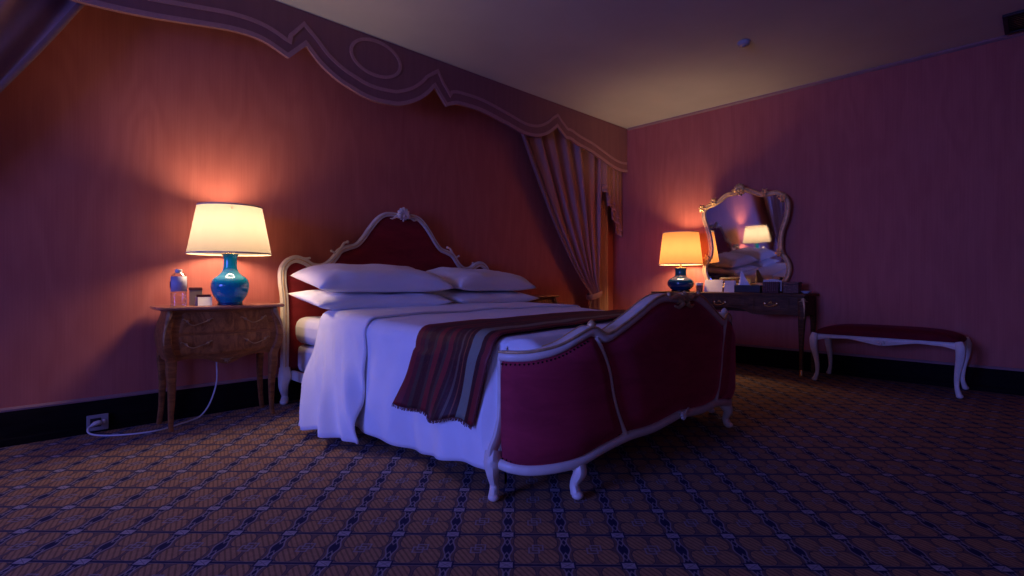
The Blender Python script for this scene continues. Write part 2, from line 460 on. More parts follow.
# smoke detector and vent
sd = thing('smoke_detector', (4.365, 1.72, ZC), 'small round white smoke detector on the ceiling', 'detector')
obj('housing', MB().lathe([(.001, -.034), (.030, -.034), (.044, -.026), (.050, -.012), (.052, 0)], (4.365, 1.72, ZC - .001), 28), 'detector_plastic', sd)
obj('sensor_grille', MB().lathe([(.001, -.040), (.016, -.040), (.018, -.034)], (4.365, 1.72, ZC - .001), 20), 'grey_plastic', sd)
vt = thing('air_vent', (5.50, .02, ZC), 'dark slatted air vent in the ceiling corner above the bench', 'vent')
obj('frame', MB().box(5.30, -.25, ZC - .02, 5.70, -.22, ZC - .001).box(5.30, .17, ZC - .02, 5.70, .20, ZC - .001)
    .box(5.30, -.22, ZC - .02, 5.33, .17, ZC - .001).box(5.67, -.22, ZC - .02, 5.70, .17, ZC - .001), 'black', vt, smooth=False, bevel=.003)
v = MB()
for i in range(9):
    x = 5.345 + i * .038
    v.add([(x, -.22, ZC - .016), (x + .022, -.22, ZC - .003), (x + .022, .17, ZC - .003), (x, .17, ZC - .016),
           (x + .002, -.22, ZC - .018), (x + .024, -.22, ZC - .005), (x + .024, .17, ZC - .005), (x + .002, .17, ZC - .018)],
          [(0, 1, 2, 3), (7, 6, 5, 4), (0, 4, 5, 1), (1, 5, 6, 2), (2, 6, 7, 3), (3, 7, 4, 0)])
obj('louvre', v, 'black', vt, smooth=False)

# ------------------------------------------------------------------ valance
CX = 2.13                                        # middle of the draped alcove
half_l = [(1.554, 2.650), (1.425, 2.519), (1.254, 2.583), (1.08, 2.591), (.873, 2.561), (.605, 2.517), (.365, 2.492), (.20, 2.492), (.04, 2.53), (-.10, 2.63)]
right = [(2.130, 2.374), (2.25, 2.380), (2.36, 2.398), (2.516, 2.471), (2.63, 2.56), (2.707, 2.648), (2.84, 2.503), (2.93, 2.541), (3.014, 2.554), (3.261, 2.552), (3.596, 2.498),
         (3.842, 2.452), (4.02, 2.456), (4.16, 2.495), (4.28, 2.56), (4.375, 2.635), (4.53, 2.535), (4.62, 2.535), (4.75, 2.50), (5.0, 2.46), (5.22, 2.405), (5.45, 2.345), (5.62, 2.322), (5.775, 2.33)]
left = [(2.02, 2.386), (1.92, 2.415), (1.829, 2.445), (1.74, 2.49), (1.654, 2.549)] + half_l + \
       [(-.25, 2.535), (-.36, 2.535), (-.50, 2.50), (-.74, 2.46), (-.96, 2.405), (-1.20, 2.345), (-1.36, 2.322), (-1.495, 2.33)]
prof = sorted(left + right)
VY = 3.775
cusp = {1.554, 1.425, 2.707, 2.84, 4.375, 4.53, -.10, -.25}
segs = []; cur = []
for p in prof:
    cur.append(p)
    if p[0] in cusp: segs.append(cur); cur = [p]
segs.append(cur)
edge = []
for sgm in segs:
    q = [(a.x, a.y) for a in cat_pts([(x, z, 0) for x, z in sgm], 6)]
    edge += q if not edge else q[1:]
ring_top = [(x, VY, ZC - .004) for x, z in reversed(edge)]
vl = thing('curtain_valance', (CX, VY, ZC), 'shaped plum fabric valance along the ceiling above the bed', 'valance')
m = MB(); k = len(edge)
vs = []
for yy in (VY, VY + .022):
    vs += [(x, yy, z) for x, z in edge] + [(x, yy, ZC - .004) for x, z in edge]
fs = []
for i in range(k - 1):
    fs += [(i, i + 1, k + i + 1, k + i), (2 * k + i + 1, 2 * k + i, 3 * k + i, 3 * k + i + 1), (i + 1, i, 2 * k + i, 2 * k + i + 1), (k + i, k + i + 1, 3 * k + i + 1, 3 * k + i)]
fs += [(0, k, 3 * k, 2 * k), (k - 1, 3 * k - 1, 4 * k - 1, 2 * k - 1)]
obj('panel', m.add(vs, fs), 'valance', vl, sharp=60)
def offset_line(pts, d):
    out = []
    for i, (x, z) in enumerate(pts):
        a = pts[max(i - 1, 0)]; b = pts[min(i + 1, len(pts) - 1)]
        tx, tz = b[0] - a[0], b[1] - a[1]; L = sqrt(tx * tx + tz * tz) + 1e-9
        nx, nzv = -tz / L, tx / L
        s = 1.0
        if 0 < i < len(pts) - 1:
            t1 = Vector((x - a[0], z - a[1])).normalized(); t2 = Vector((b[0] - x, b[1] - z)).normalized()
            cs = sqrt(max(.12, (1 + t1.dot(t2)) / 2)); s = min(1 / cs, 1.45)
        out.append((x + nx * d * s, z + nzv * d * s))
    # drop points that fold back
    res = [out[0]]
    for q in out[1:]:
        if q[0] > res[-1][0] + .002: res.append(q)
    return res
def ribbon(name, pts, w, parent, mat, y=VY, th=.006, closed=False):
    P = [Vector((x, 0, z)) for x, z in pts]; n = len(P); vs = []
    for i, p in enumerate(P):
        t = (P[(i + 1) % n] - P[i - 1]) if closed else P[min(i + 1, n - 1)] - P[max(i - 1, 0)]
        t.normalize(); nn = Vector((-t.z, 0, t.x)); s = 1
        if 0 < i < n - 1:
            t1 = (p - P[i - 1]).normalized(); t2 = (P[i + 1] - p).normalized(); s = min(1.5, 1 / sqrt(max(.12, (1 + t1.dot(t2)) / 2)))
        for a, yy in ((-w, y - .0005), (-w, y - th), (w, y - th), (w, y - .0005)):
            q = p + nn * a * s; vs.append((q.x, yy, min(q.z, ZC - .006)))
    fs = []
    for i in range(n if closed else n - 1):
        for j in range(4): fs.append((i * 4 + j, i * 4 + (j + 1) % 4, ((i + 1) % n) * 4 + (j + 1) % 4, ((i + 1) % n) * 4 + j))
    return obj(name, MB().add(vs, fs), mat, parent, sharp=30)
ribbon('hem_ribbon', [(x, z + .016) for x, z in edge], .016, vl, 'ribbon')
ribbon('upper_ribbon', offset_line([(x, z + .02) for x, z in edge], .093), .014, vl, 'ribbon')
for nm, cx in (('oval_ribbon', 2.13),):
    ribbon(nm, [(cx + .222 * cos(tau * i / 64), 2.725 + .140 * sin(tau * i / 64)) for i in range(64)], .013, vl, 'ribbon', closed=True)

# ------------------------------------------------------------------ curtains
def tied_curtain(mirror, label):
    mx = (lambda x: 2 * CX - .09 - x) if mirror else (lambda x: x)
    root = thing('tied_curtain', (mx(5.15), 3.87, 0), label, 'curtain', 'tied back plum curtains')
    xl = [(.0, 5.03), (.30, 5.05), (.60, 5.075), (.72, 5.07), (.80, 5.035), (.92, 4.93), (1.15, 4.735), (1.383, 4.555), (1.65, 4.37), (1.92, 4.207), (2.2, 4.04), (2.47, 3.892), (2.80, 3.72)]
    xr = [(.0, 5.42), (.30, 5.36), (.60, 5.29), (.72, 5.265), (.80, 5.275), (1.0, 5.30), (1.5, 5.34), (2.0, 5.38), (2.80, 5.45)]
    ZS = 70
    def pt(u, v, off=0, du=0):
        z = lerp(.012, 2.72, v)
        a, b = smooth_like(xl, z), smooth_like(xr, z)
        u2 = u + .012 * sin(7 * u * pi + z * 1.3)
        x = lerp(a, b, u2)
        amp = smooth_like([(0, .040), (.60, .020), (.72, .012), (.85, .020), (1.5, .034), (2.72, .042)], z)
        y = 3.868 + amp * (sin(tau * (5.5 * u + .9 * u * u) - .6 + .5 * sin(2 * z)) * .85 + .30 * sin(tau * 11 * u + 1.0 + 1.4 * z) + .25 * nz(u * 9, z * .8, 2)) - .035 * exp(-((z - .74) / .12) ** 2)
        return (mx(x), y + off, z)
    obj('drape', MB().grid(lambda u, v: pt(u, v), 150, ZS), 'curtain', root, solid=.006, sharp=80)
    # braid along the leading edge
    P = [Vector(pt(.012, j / 80, -.012)) for j in range(81)]
    obj('edge_braid', MB().tube(P, (.004, .016), 8, up=(1, 0, 0)), 'edge', root)
    tie = []
    for i in range(40):
        t = tau * i / 40
        tie.append((mx(5.168) + .122 * cos(t), 3.852 + .068 * sin(t), .735 + (.03 * cos(t) if not mirror else -.03 * cos(t))))
    obj('tieback', MB().tube(tie, (.011, .034), 10, closed=True, up=(0, 0, 1)), 'curtain', root)
    obj('tie_hook', MB().tube([(mx(5.285), 3.87, .765), (mx(5.292), 3.93, .775), (mx(5.292), 3.998, .775)], .006, 8), 'brass', root)
    return root
def smooth_like(tab, z):
    """piecewise cubic through table"""
    n = len(tab)
    if z <= tab[0][0]: return tab[0][1]
    if z >= tab[-1][0]: return tab[-1][1]
    for i in range(n - 1):
        if z <= tab[i + 1][0]:
            x0, y0 = tab[i]; x1, y1 = tab[i + 1]; h = x1 - x0; t = (z - x0) / h
            m0 = (y1 - tab[i - 1][1]) / (x1 - tab[i - 1][0]) if i > 0 else (y1 - y0) / h
            m1 = (tab[i + 2][1] - y0) / (tab[i + 2][0] - x0) if i + 2 < n else (y1 - y0) / h
            return (2 * t ** 3 - 3 * t * t + 1) * y0 + (t ** 3 - 2 * t * t + t) * h * m0 + (-2 * t ** 3 + 3 * t * t) * y1 + (t ** 3 - t * t) * h * m1
tied_curtain(False, 'tied back plum curtain right of the bed, near the room corner')
tied_curtain(True, 'plum curtain swept aside in the top left corner above the lamp')
ic = obj('inner_curtain', MB().grid(lambda u, v: (lerp(5.31, 5.575, u) + .004 * sin(9 * v), 3.948 + .018 * sin(tau * 6 * u + .5) + .006 * sin(tau * 13 * u), lerp(.012, 2.72, v)), 90, 24),
         'lining', solid=.005, sharp=80, at=(5.45, 3.95, 0), label='narrow straight tan curtain hanging beside the room corner', cat='curtain')
# cascading tail at the right end of the valance
jb = thing('curtain_jabot', (5.55, 3.85, 2.3), 'pleated plum cascade tail hanging from the right end of valance', 'jabot')
for i in range(4):
    x0 = 5.300 + i * .100; zb = 2.02 - i * .165
    def jab(u, v, x0=x0, zb=zb, i=i):
        """one pleat of the tail, each hanging lower than the one before"""
        z = lerp(2.50, zb - .035 * u + .012 * sin(5 * u), v)
        return (x0 + .165 * u + .012 * sin(6 * v + i) * v * (1 - u), 3.820 + .014 * i + .014 * cos(tau * 1.2 * u + i) - .010 * v, z)
    pt_ = obj('pleat', MB().grid(jab, 24, 24), 'curtain', jb, solid=.004, sharp=80)
    H_J = 2.50 - zb
    for nm, d0, d1 in (('hem_braid', .030, 0), ('upper_braid', .095, .070)):
        obj(nm, MB().grid(lambda u, v: tuple(Vector(jab(u, lerp(1 - d0 / H_J, 1 - d1 / H_J, v))) + Vector((0, -.005, 0))), 24, 2), 'ribbon', pt_, solid=-.003, sharp=80)

# ------------------------------------------------------------------ bed
BX = 2.45
bed = thing('bed', (BX, 2.7, 0), 'wide carved ivory bed with burgundy velvet headboard and footboard', 'bed')
HY_ = 3.925
hl = [(1.452, .20), (1.456, .50), (1.452, .77), (1.438, .90), (1.440, .995), (1.475, 1.052), (1.535, 1.078), (1.60, 1.060), (1.66, 1.026), (1.735, 1.020), (1.800, 1.052), (1.850, 1.105),
      (1.890, 1.155), (1.955, 1.182), (2.03, 1.208), (2.09, 1.268), (2.15, 1.350), (2.22, 1.432), (2.29, 1.478), (2.37, 1.488), (2.45, 1.480)]
hp = [(x, HY_, z) for x, z in hl]
hp += [(2 * BX - x, HY_, z) for x, z in reversed(hl[:-1])]
hpath = cat_pts(hp, 6)
nh = len(hpath)
hr = []
for i in range(nh):
    t = abs(i / (nh - 1) - .5) * 2            # 0 at crest, 1 at feet
    w_ = lerp(.021, .030, sstep(.25, .55, t)); hr.append((w_, .026))
hf = obj('headboard_frame', MB().tube(hpath, hr, 14, up=(0, 1, 0), sq=.8), 'ivory', bed)
# moulded bead lines on the face of the frame
for sgn in (-1, 1):
    ln = []
    for i, p in enumerate(hpath):
        t = (hpath[min(i + 1, nh - 1)] - hpath[max(i - 1, 0)]).normalized()
        nn = Vector((-t.z, 0, t.x)); ln.append(p + nn * (sgn * hr[i][0] * .58) + Vector((0, -.022, 0)))
    obj('bead', MB().tube(ln, .0055, 8), 'ivory', hf)
obj('gilt_line', MB().tube([p + Vector((0, -.0265, 0)) for p in hpath], .0035, 6), 'old_gilt', hf, label='worn gilt line')
def scroll(mb, c, r, turns, d0, plane, rad, sgn=1):
    """little volute; plane maps (a,b)->point"""
    P = []
    n = 26
    for i in range(n):
        t = i / (n - 1); rr = r * (1 - .8 * t); an = d0 + sgn * turns * tau * t
        P.append(plane(c[0] + rr * cos(an), c[1] + rr * sin(an)))
    mb.tube(P, [rad * (1 - .45 * i / (n - 1)) for i in range(n)], 8)
def xz(y): return lambda a, b: (a, y, b)
for s in (1, -1):
    X = lambda x: BX + s * (x - BX)
    sm = MB(); sm.tube(cat_pts([(X(1.87), HY_ - .01, 1.150), (X(1.895), HY_ - .014, 1.180), (X(1.915), HY_ - .014, 1.215), (X(1.945), HY_ - .012, 1.228)], 5), [.016 - .0006 * i for i in range(16)], 8)
    sm.ball((X(1.948), HY_ - .012, 1.228), .013)
    obj('scroll', sm, 'ivory', hf); sm = MB()
    sm.tube(cat_pts([(X(1.86), HY_ - .01, 1.115), (X(1.835), HY_ - .012, 1.138), (X(1.815), HY_ - .012, 1.150)], 5), [.013 - .0006 * i for i in range(11)], 8)
    sm.ball((X(1.812), HY_ - .012, 1.150), .011)
    obj('scroll', sm, 'ivory', hf); sm = MB()
    sm.tube(cat_pts([(X(1.55), HY_ - .01, 1.085), (X(1.60), HY_ - .012, 1.082), (X(1.635), HY_ - .012, 1.088)], 5), [.014 - .0007 * i for i in range(11)], 8)
    sm.ball((X(1.637), HY_ - .012, 1.088), .010)
    obj('scroll', sm, 'ivory', hf)
def shell(mb, c, size, out, right, up, petals=9):
    """carved rocaille shell: petals radiating from c plus side leaves"""
    c, out, right, up = Vector(c), Vector(out), Vector(right), Vector(up)
    for i in range(petals):
        a = radians(lerp(-100, 100, i / (petals - 1))); d = right * sin(a) + up * cos(a)
        L = size * (1.0 - .25 * (abs(a) / 2)) 
        P = [c + d * (L * t) + out * (size * .30 * sin(pi * min(1, t * .85)) ) for t in (0, .25, .5, .75, .95, 1.05)]
        mb.tube(P, [size * .07, size * .13, size * .19, size * .215, size * .17, size * .06], 8)
    mb.ball(c + out * size * .26, size * .27, 10, 7)
    for s in (-1, 1):
        P = [c + right * (s * size * t) + up * (size * (-.18 + .22 * sin(t * 3.0))) + out * size * .15 for t in (.2, .5, .8, 1.1, 1.45, 1.75)]
        mb.tube(P, [size * .16, size * .18, size * .16, size * .12, size * .10, size * .04], 8)
cm = MB(); shell(cm, (BX + .01, HY_ - .018, 1.478), .076, (0, -1, 0), (1, 0, 0), (0, 0, 1)); shell(cm, (BX + .01, HY_ - .020, 1.474), .042, (0, -1, 0), (1, 0, 0), (0, 0, -1), 5)
obj('crest', cm, 'ivory', hf)
# padded velvet panel (closed slab)
env = sorted((p.x, p.z) for p in hpath if 1.46 < p.x < 2 * BX - 1.46 and p.z > .9)
def hb(u, v):
    x = lerp(1.462, 2 * BX - 1.462, u); zt = interp(env, x) - .005
    z = lerp(.26, zt, v); e = min(1, 16 * u * (1 - u)) ** .5 * min(1, 9 * (1 - v) * (.15 + v)) ** .5
    return x, z, e
m = MB()
m.grid(lambda u, v: (hb(u, v)[0], HY_ + .004 - .030 * hb(u, v)[2], hb(u, v)[1]), 80, 30)
m.grid(lambda u, v: (hb(1 - u, v)[0], HY_ + .022, hb(1 - u, v)[1]), 80, 30)
obj('headboard_panel', m, 'velvet_head', bed)
def cabriole(path, radii, n=10, sq=.85, up=None):
    P = cat_pts(path, 5); R = []
    k = len(radii) - 1
    for i in range(len(P)):
        t = i / (len(P) - 1) * k; j = min(int(t), k - 1); R.append(lerp(radii[j], radii[j + 1], t - j))
    return MB().tube(P, R, n, up=up, sq=sq)
for s in (1, -1):
    X = lambda x: BX + s * (x - BX)
    lg = cabriole([(X(1.456), HY_, .27), (X(1.452), HY_ - .01, .20), (X(1.438), HY_ - .025, .13), (X(1.452), HY_ - .012, .06), (X(1.440), HY_ - .03, .020)], [.038, .046, .034, .022, .030])
    lg.ball((X(1.438), HY_ - .034, .018), (.030, .030, .018))
    obj('leg', lg, 'ivory', bed)
    obj('side_rail', MB().box(X(1.505) - .014, 1.66, .175, X(1.505) + .014, 3.90, .245), 'ivory', bed, bevel=.006)
# footboard ----------------------------------------------------------
pl = [(1.468, 1.570), (1.480, 1.520), (1.515, 1.468), (1.565, 1.427), (1.63, 1.393), (1.72, 1.362), (1.88, 1.335), (2.12, 1.312), (2.45, 1.303)]
plan = cat_pts([(x, y, 0) for x, y in pl] + [(2 * BX - x, y, 0) for x, y in reversed(pl[:-1])], 10)
acc = [0]
for a, b in zip(plan, plan[1:]): acc.append(acc[-1] + (b - a).length)
LT = acc[-1]
def plan_at(s):
    s = min(max(s, 0), LT)
    for i in range(len(acc) - 1):
        if s <= acc[i + 1]:
            t = (s - acc[i]) / (acc[i + 1] - acc[i] + 1e-12); p = plan[i].lerp(plan[i + 1], t)
            a = plan[max(i - 1, 0)]; b = plan[min(i + 2, len(plan) - 1)]
            d = (b - a).normalized(); return p, Vector((d.y, -d.x, 0))       # outward normal
    return plan[-1], Vector((1, 0, 0))
def s_of_x(x):
    if x > BX: return LT - s_of_x(2 * BX - x)
    for i in range(len(plan) - 1):
        if plan[i].x <= x <= plan[i + 1].x: return lerp(acc[i], acc[i + 1], (x - plan[i].x) / (plan[i + 1].x - plan[i].x + 1e-12))
    return 0
top_tab = [(0, .592), (s_of_x(1.48), .592), (s_of_x(1.53), .598), (s_of_x(1.62), .622), (s_of_x(1.72), .668), (s_of_x(1.785), .688), (s_of_x(1.86), .655), (s_of_x(1.95), .685), (s_of_x(2.08), .742), (s_of_x(2.20), .796),
           (s_of_x(2.30), .818), (s_of_x(2.45), .812)]
bot_tab = [(0, .165), (s_of_x(1.52), .155), (s_of_x(1.70), .166), (s_of_x(1.85), .200), (s_of_x(2.02), .222), (s_of_x(2.2), .222), (s_of_x(2.45), .245)]
def topz(s): return smooth_like(top_tab, min(s, LT - s))
def botz(s): return smooth_like(bot_tab, min(s, LT - s))
st_tab = [(.20, 2.005), (.23, 1.985), (.317, 1.938), (.412, 1.903), (.525, 1.876), (.63, 1.828), (.70, 1.785)]   # x of the stile by height
def stile_s(z): return s_of_x(smooth_like(st_tab, z))
THK = .045
def foot_panel(name, sa, sb):
    def core(u, v):
        sm_ = lerp(0, LT, .5)
        # iterate height: rows follow top/bottom rails
        z = lerp(.2, .7, v)
        for _ in range(4):
            s = lerp(sa(z), sb(z), u); z = lerp(botz(s), topz(s), v)
        return s, z
    def front(u, v):
        s, z = core(u, v); p, n = plan_at(s)
        e = (min(1, 9 * u * (1 - u)) * min(1, 7 * v * (1 - v))) ** .45
        q = p + n * (.002 + .046 * e); return (q.x, q.y, z)
    def back(u, v):
        s, z = core(1 - u, v); p, n = plan_at(s); q = p - n * THK; return (q.x, q.y, z)
    m = MB().grid(front, 44, 26).grid(back, 44, 26)
    for fn in ((lambda u, v: (0, u)), (lambda u, v: (1, u))):
        pass
    N = 26
    for uu in (0, 1):
        m.add([front(uu, j / N) for j in range(N + 1)] + [back(1 - uu, j / N) for j in range(N + 1)], [(j, j + 1, N + 2 + j, N + 1 + j) for j in range(N)])
    return obj(name, m, 'velvet', bed, sharp=75)
L0 = lambda z: 0.0; S0 = stile_s; S1 = lambda z: LT - stile_s(z); L1 = lambda z: LT
foot_panel('footboard_side_panel', L0, S0); foot_panel('footboard_center_panel', S0, S1); foot_panel('footboard_side_panel', S1, L1)
NS = 160
def rail_path(zf, o): 
    P = []
    for i in range(NS + 1):
        s = LT * i / NS; p, n = plan_at(s); q = p + n * o; P.append(Vector((q.x, q.y, zf(s))))
    return P
tr = obj('footboard_top_rail', MB().tube(rail_path(lambda s: topz(s) + .012, -.012), (.040, .023), 14, up=(0, 0, 1), sq=.7), 'ivory', bed)
for o_ in (.024, -.044):
    obj('gilt_bead', MB().tube(rail_path(lambda s: topz(s) + .031, o_), .006, 8), 'old_gilt', tr, label='gilt bead')
obj('footboard_bottom_rail', MB().tube(rail_path(lambda s: botz(s) - .012, -.008), (.036, .024), 14, up=(0, 0, 1), sq=.7), 'ivory', bed)
# end posts closing the wrap-around
for s in (1, -1):
    X = lambda x: BX + s * (x - BX)
    obj('end_post', MB().tube(cat_pts([(X(1.445), 1.590, .12), (X(1.440), 1.598, .20), (X(1.462), 1.582, .28), (X(1.476), 1.575, .38), (X(1.478), 1.575, .600)], 6), [(.026, .013)] * 25, 12, up=(0, 1, 0), sq=.7), 'ivory', bed)
# stiles, finials
def finial_at(s, mb, sc=1.0):
    p, n = plan_at(s); q = p + n * .004; z = topz(s) + .012
    mb.lathe([(.001, 0), (.016 * sc, .002), (.010 * sc, .010), (.017 * sc, .018), (.020 * sc, .028), (.015 * sc, .040), (.005 * sc, .048), (.001, .050)], (q.x, q.y, z), 14)
for s in (1, -1):
    P = []
    for i in range(30):
        z = lerp(.205, .675, i / 29); ss = stile_s(z); p, n = plan_at(ss if s == 1 else LT - ss); q = p + n * .014; P.append((q.x, q.y, z))
    stl = obj('footboard_stile', MB().tube(P, (.012, .012), 10), 'ivory', bed)
    fm = MB(); sf = s_of_x(1.785); finial_at(sf if s == 1 else LT - sf, fm)
    obj('finial', fm, 'old_gilt' if s == 1 else 'ivory', stl, label='small gilt finial' if s == 1 else 'small ivory finial')
cm = MB(); p, n = plan_at(LT / 2)
shell(cm, (BX + .02, p.y - .022, topz(LT / 2) + .006), .044, (0, -1, 0), (1, 0, 0), (0, 0, 1), 7)
for sg in (-1, 1):                                   # acanthus scrolls along the rail, either side of the shell
    X0 = BX + .02
    cm.tube(cat_pts([(X0 + sg * .03, p.y - .030, topz(LT / 2) + .010), (X0 + sg * .08, p.y - .034, topz(LT / 2) + .026), (X0 + sg * .13, p.y - .030, topz(LT / 2) + .022), (X0 + sg * .155, p.y - .028, topz(LT / 2) + .036)], 5), [.020 - .0009 * q for q in range(16)], 8)
    cm.tube(cat_pts([(X0 + sg * .02, p.y - .034, topz(LT / 2) - .012), (X0 + sg * .06, p.y - .034, topz(LT / 2) - .030), (X0 + sg * .10, p.y - .030, topz(LT / 2) - .022)], 5), [.014 - .0009 * q for q in range(11)], 8)
    cm.ball((X0 + sg * .155, p.y - .028, topz(LT / 2) + .036), .013)
obj('footboard_crest', cm, 'old_gilt', bed, label='worn gilt carved crest')
cm = MB(); shell(cm, (BX, p.y - .030, .245), .036, (0, -1, 0), (1, 0, 0), (0, 0, -1), 7)
obj('apron_shell', cm, 'ivory', bed)
# nail heads under the top rail
for side in (0, 1):
    for zf, dz, xe, oo, rr in ((topz, -.018, 1.76, .026, .0048), (botz, .020, 1.95, .024, .0040)):
        nm_ = MB(); sA, sB = .02, s_of_x(xe); k_ = int((sB - sA) / .0165)
        for i in range(k_):
            s = lerp(sA, sB, i / k_); s = s if side == 0 else LT - s
            p, n = plan_at(s); q = p + n * oo; nm_.ball((q.x, q.y, zf(s) + dz), rr, 6, 4)
        obj('nail_trim', nm_, 'darkwood', bed, label='row of dark nail heads')
# footboard cabriole legs
for s in (1, -1):
    X = lambda x: BX + s * (x - BX)
    a = cabriole([(X(1.455), 1.610, .20), (X(1.440), 1.600, .155), (X(1.435), 1.592, .115), (X(1.452), 1.600, .06), (X(1.440), 1.590, .022)], [.034, .036, .026, .018, .022])
    a.ball((X(1.436), 1.586, .018), (.025, .025, .018)); obj('leg', a, 'ivory', bed)
    a = cabriole([(X(1.725), 1.385, .175), (X(1.720), 1.372, .145), (X(1.712), 1.352, .110), (X(1.703), 1.372, .06), (X(1.700), 1.362, .022)], [.026, .032, .028, .019, .022])
    a.ball((X(1.700), 1.354, .018), (.026, .026, .018)); obj('leg', a, 'ivory', bed)

# mattress and base -------------------------------------------------
def soft_block(x0, y0, z0, x1, y1, z1):
    return MB().box(x0, y0, z0, x1, y1, z1)
obj('box_spring', soft_block(1.520, 1.74, .235, 2 * BX - 1.520, 3.880, .440), 'ticking', bevel=.045, at=(BX, 2.8, .235), label='white covered box base under the mattress, seen beside headboard', cat='bed base')
obj('mattress', soft_block(1.497, 1.73, .446, 2 * BX - 1.497, 3.885, .646), 'ticking', bevel=.070, at=(BX, 2.8, .446), label='thick white mattress with rounded corner under the pillows', cat='mattress')

# duvet --------------------------------------------------------------
D_Y0, D_Y1 = 3.36, 1.435
def duvet_pt(a, y, lift=0.0, rag=1.0):
    """a = signed arc position across the bed (0 = middle of the top); y along the bed"""
    s = 1 if a >= 0 else -1; d = abs(a)
    hw = 0.985 + .015 * sin(y * 5)                    # half width where the top turns down
    f_foot = sstep(1.62, 1.45, y)
    zt = lerp(.673, .700, sstep(2.0, 3.1, y))
    xn = min(1, d / hw)
    top = zt + .012 * (1 - xn ** 2) + .008 * nz(a * 2.2, y * 2.2, 3) + .004 * nz(a * 6, y * 6, 9)
    top += .020 * f_foot * sstep(.55, .05, d) - .004 * f_foot
    R = .085
    flare = lerp(.0, .10, sstep(2.2, 2.95, y))
    if d <= hw - R:
        x = d; z = top
    else:
        q = d - (hw - R); ql = R * pi / 2
        if q < ql:
            t = q / R; x = hw - R + R * sin(t); z = top - R * (1 - cos(t))
        else:
            h = q - ql; k_ = min(1, h / .56)
            x = hw + flare * k_ ** 1.3 + .02 * k_ * sin(pi * k_)
            fold = (.020 * sin(y * 13 + 1.0) + .012 * sin(y * 29 + 2) + .018 * nz(y * 3.0, h * 1.5, 5)) * k_ * rag
            x += fold + .018 * k_ + .010 * nz(y * 5, h * 5, 2)
            z = top - R - h
    return Vector((BX + s * (x + lift * (1 if d > hw - R else 0)), y, z + lift * (1 if d <= hw - .02 else max(0, 1 - (d - hw + .02) / .08))))
DUV_L = .985 - .085 + .085 * pi / 2                   # arc where the drop begins
def drop_len(y):                                       # length of the drop down to the hem
    return smooth_like([(1.43, .478), (1.62, .482), (1.9, .500), (2.3, .515), (2.7, .535), (3.4, .535)], y) + .010 * sin(y * 9)
def duvet_main(u, v):
    y = lerp(D_Y0 - .04, D_Y1, v)
    a = lerp(-1, 1, u) * (DUV_L + drop_len(y))
    p = duvet_pt(a, y)
    if y < 1.74:                                       # tucked inside the footboard: drop stops short
        k_ = sstep(1.74, 1.60, y)
        hw_in = lerp(1.2, .965, k_)
        dx = p.x - BX
        if abs(dx) > hw_in: p.x = BX + math.copysign(hw_in, dx)
    lim = lerp(.0, 1, sstep(1.50, 1.42, y)); p.z -= .06 * lim
    yi = 1.303 + THK + .02 + .36 * max(0, (abs(p.x - BX) - .72) / .30) ** 2 * .85
    p.y = max(p.y, yi if abs(p.x - BX) < 1.02 else p.y)
    return p
duv = obj('duvet', MB().grid(duvet_main, 150, 110), 'linen', solid=.014, at=(BX, 2.4, .66), sharp=180, label='white duvet draped over the bed, hanging down toward the carpet', cat='duvet')
# turned-down sheet lying over the head end, hanging to the floor
def sheet_drop(y): return smooth_like([(2.60, .560), (2.72, .592), (2.95, .575), (3.2, .566), (3.4, .56)], y) 
def sheet_pt(u, v):
    yt = lerp(3.345, 2.72 - .03 * sin(9 * u), v)
    ub = lerp(-1, 1, u)
    a = ub * (DUV_L + sheet_drop(yt) - .012)
    d = max(0, abs(a) - DUV_L)
    y = yt - lerp(.25, .17, v) * (d / .56) ** 1.2      # head-side edge swings toward the foot as it falls
    p = duvet_pt(a, yt, .016)
    k_ = min(1, d / .56)
    q_ = yt + .25 * k_
    p.x += math.copysign(1, a) * (lerp(.125, .035, v) * k_ + .024 * k_ * sin(q_ * 24) + .014 * k_ ** .7 * sin(q_ * 47 + 2) + .010 * k_ * nz(q_ * 14, k_ * 2, 4))
    p.y = y; p.z = max(p.z, .022 + .02 * (1 - v) * k_)
    return p
obj('top_sheet', MB().grid(sheet_pt, 150, 44), 'linen', solid=.012, at=(BX, 3.0, .70), sharp=180, label='turned-down white sheet below the pillows, its hem touching the carpet', cat='sheet')
# patterned throw across the foot end
TH_D = .300
def throw_pt(u, v):
    a = lerp(-1, 1, u) * (DUV_L + TH_D + .010 * sin(v * 14)); d = abs(a)
    x_ = BX + max(-1.05, min(1.05, a))
    skew = .16 * sstep(-.9, .7, a)
    far = 2.20 + .03 * sstep(-.8, .3, a); near = 1.600 + skew
    y = lerp(far, near, v) + .13 * max(0, d - DUV_L) / TH_D * (1 - .3 * v)
    p = duvet_pt(a, y, .020, 1.0); p.z += .006 * sin(y * 8) * (d < DUV_L)
    if d > DUV_L: p.x += math.copysign(.012 * sin(y * 17) * (d - DUV_L) / TH_D + .010, a)
    return p
m = MB().grid(throw_pt, 120, 40)
th = obj('bed_throw', m, 'throw', solid=.008, at=(BX, 1.95, .70), sharp=180, label='maroon and grey striped throw laid across the foot of the bed', cat='throw')
uvl = th.data.uv_layers.new(name='UVMap')
for poly in th.data.polygons:
    for li in poly.loop_indices:
        vi = th.data.loops[li].vertex_index
        uvl.data[li].uv = ((vi % 121) / 120, (vi // 121) / 40)
for sgn in (0, 1):
    fr = MB()
    for i in range(110):
        v = (i + .5) / 110; p = Vector(throw_pt(sgn, v)); q = p + Vector((random.uniform(-.004, .004) + (.004 if sgn else -.004), random.uniform(-.004, .004), -.009 - random.random() * .005))
        fr.tube([p + Vector((0, 0, .004)), (p + q) / 2 + Vector((random.uniform(-.002, .002), 0, 0)), q], .0022, 4)
    obj('fringe', fr, 'fringe', th, smooth=False)

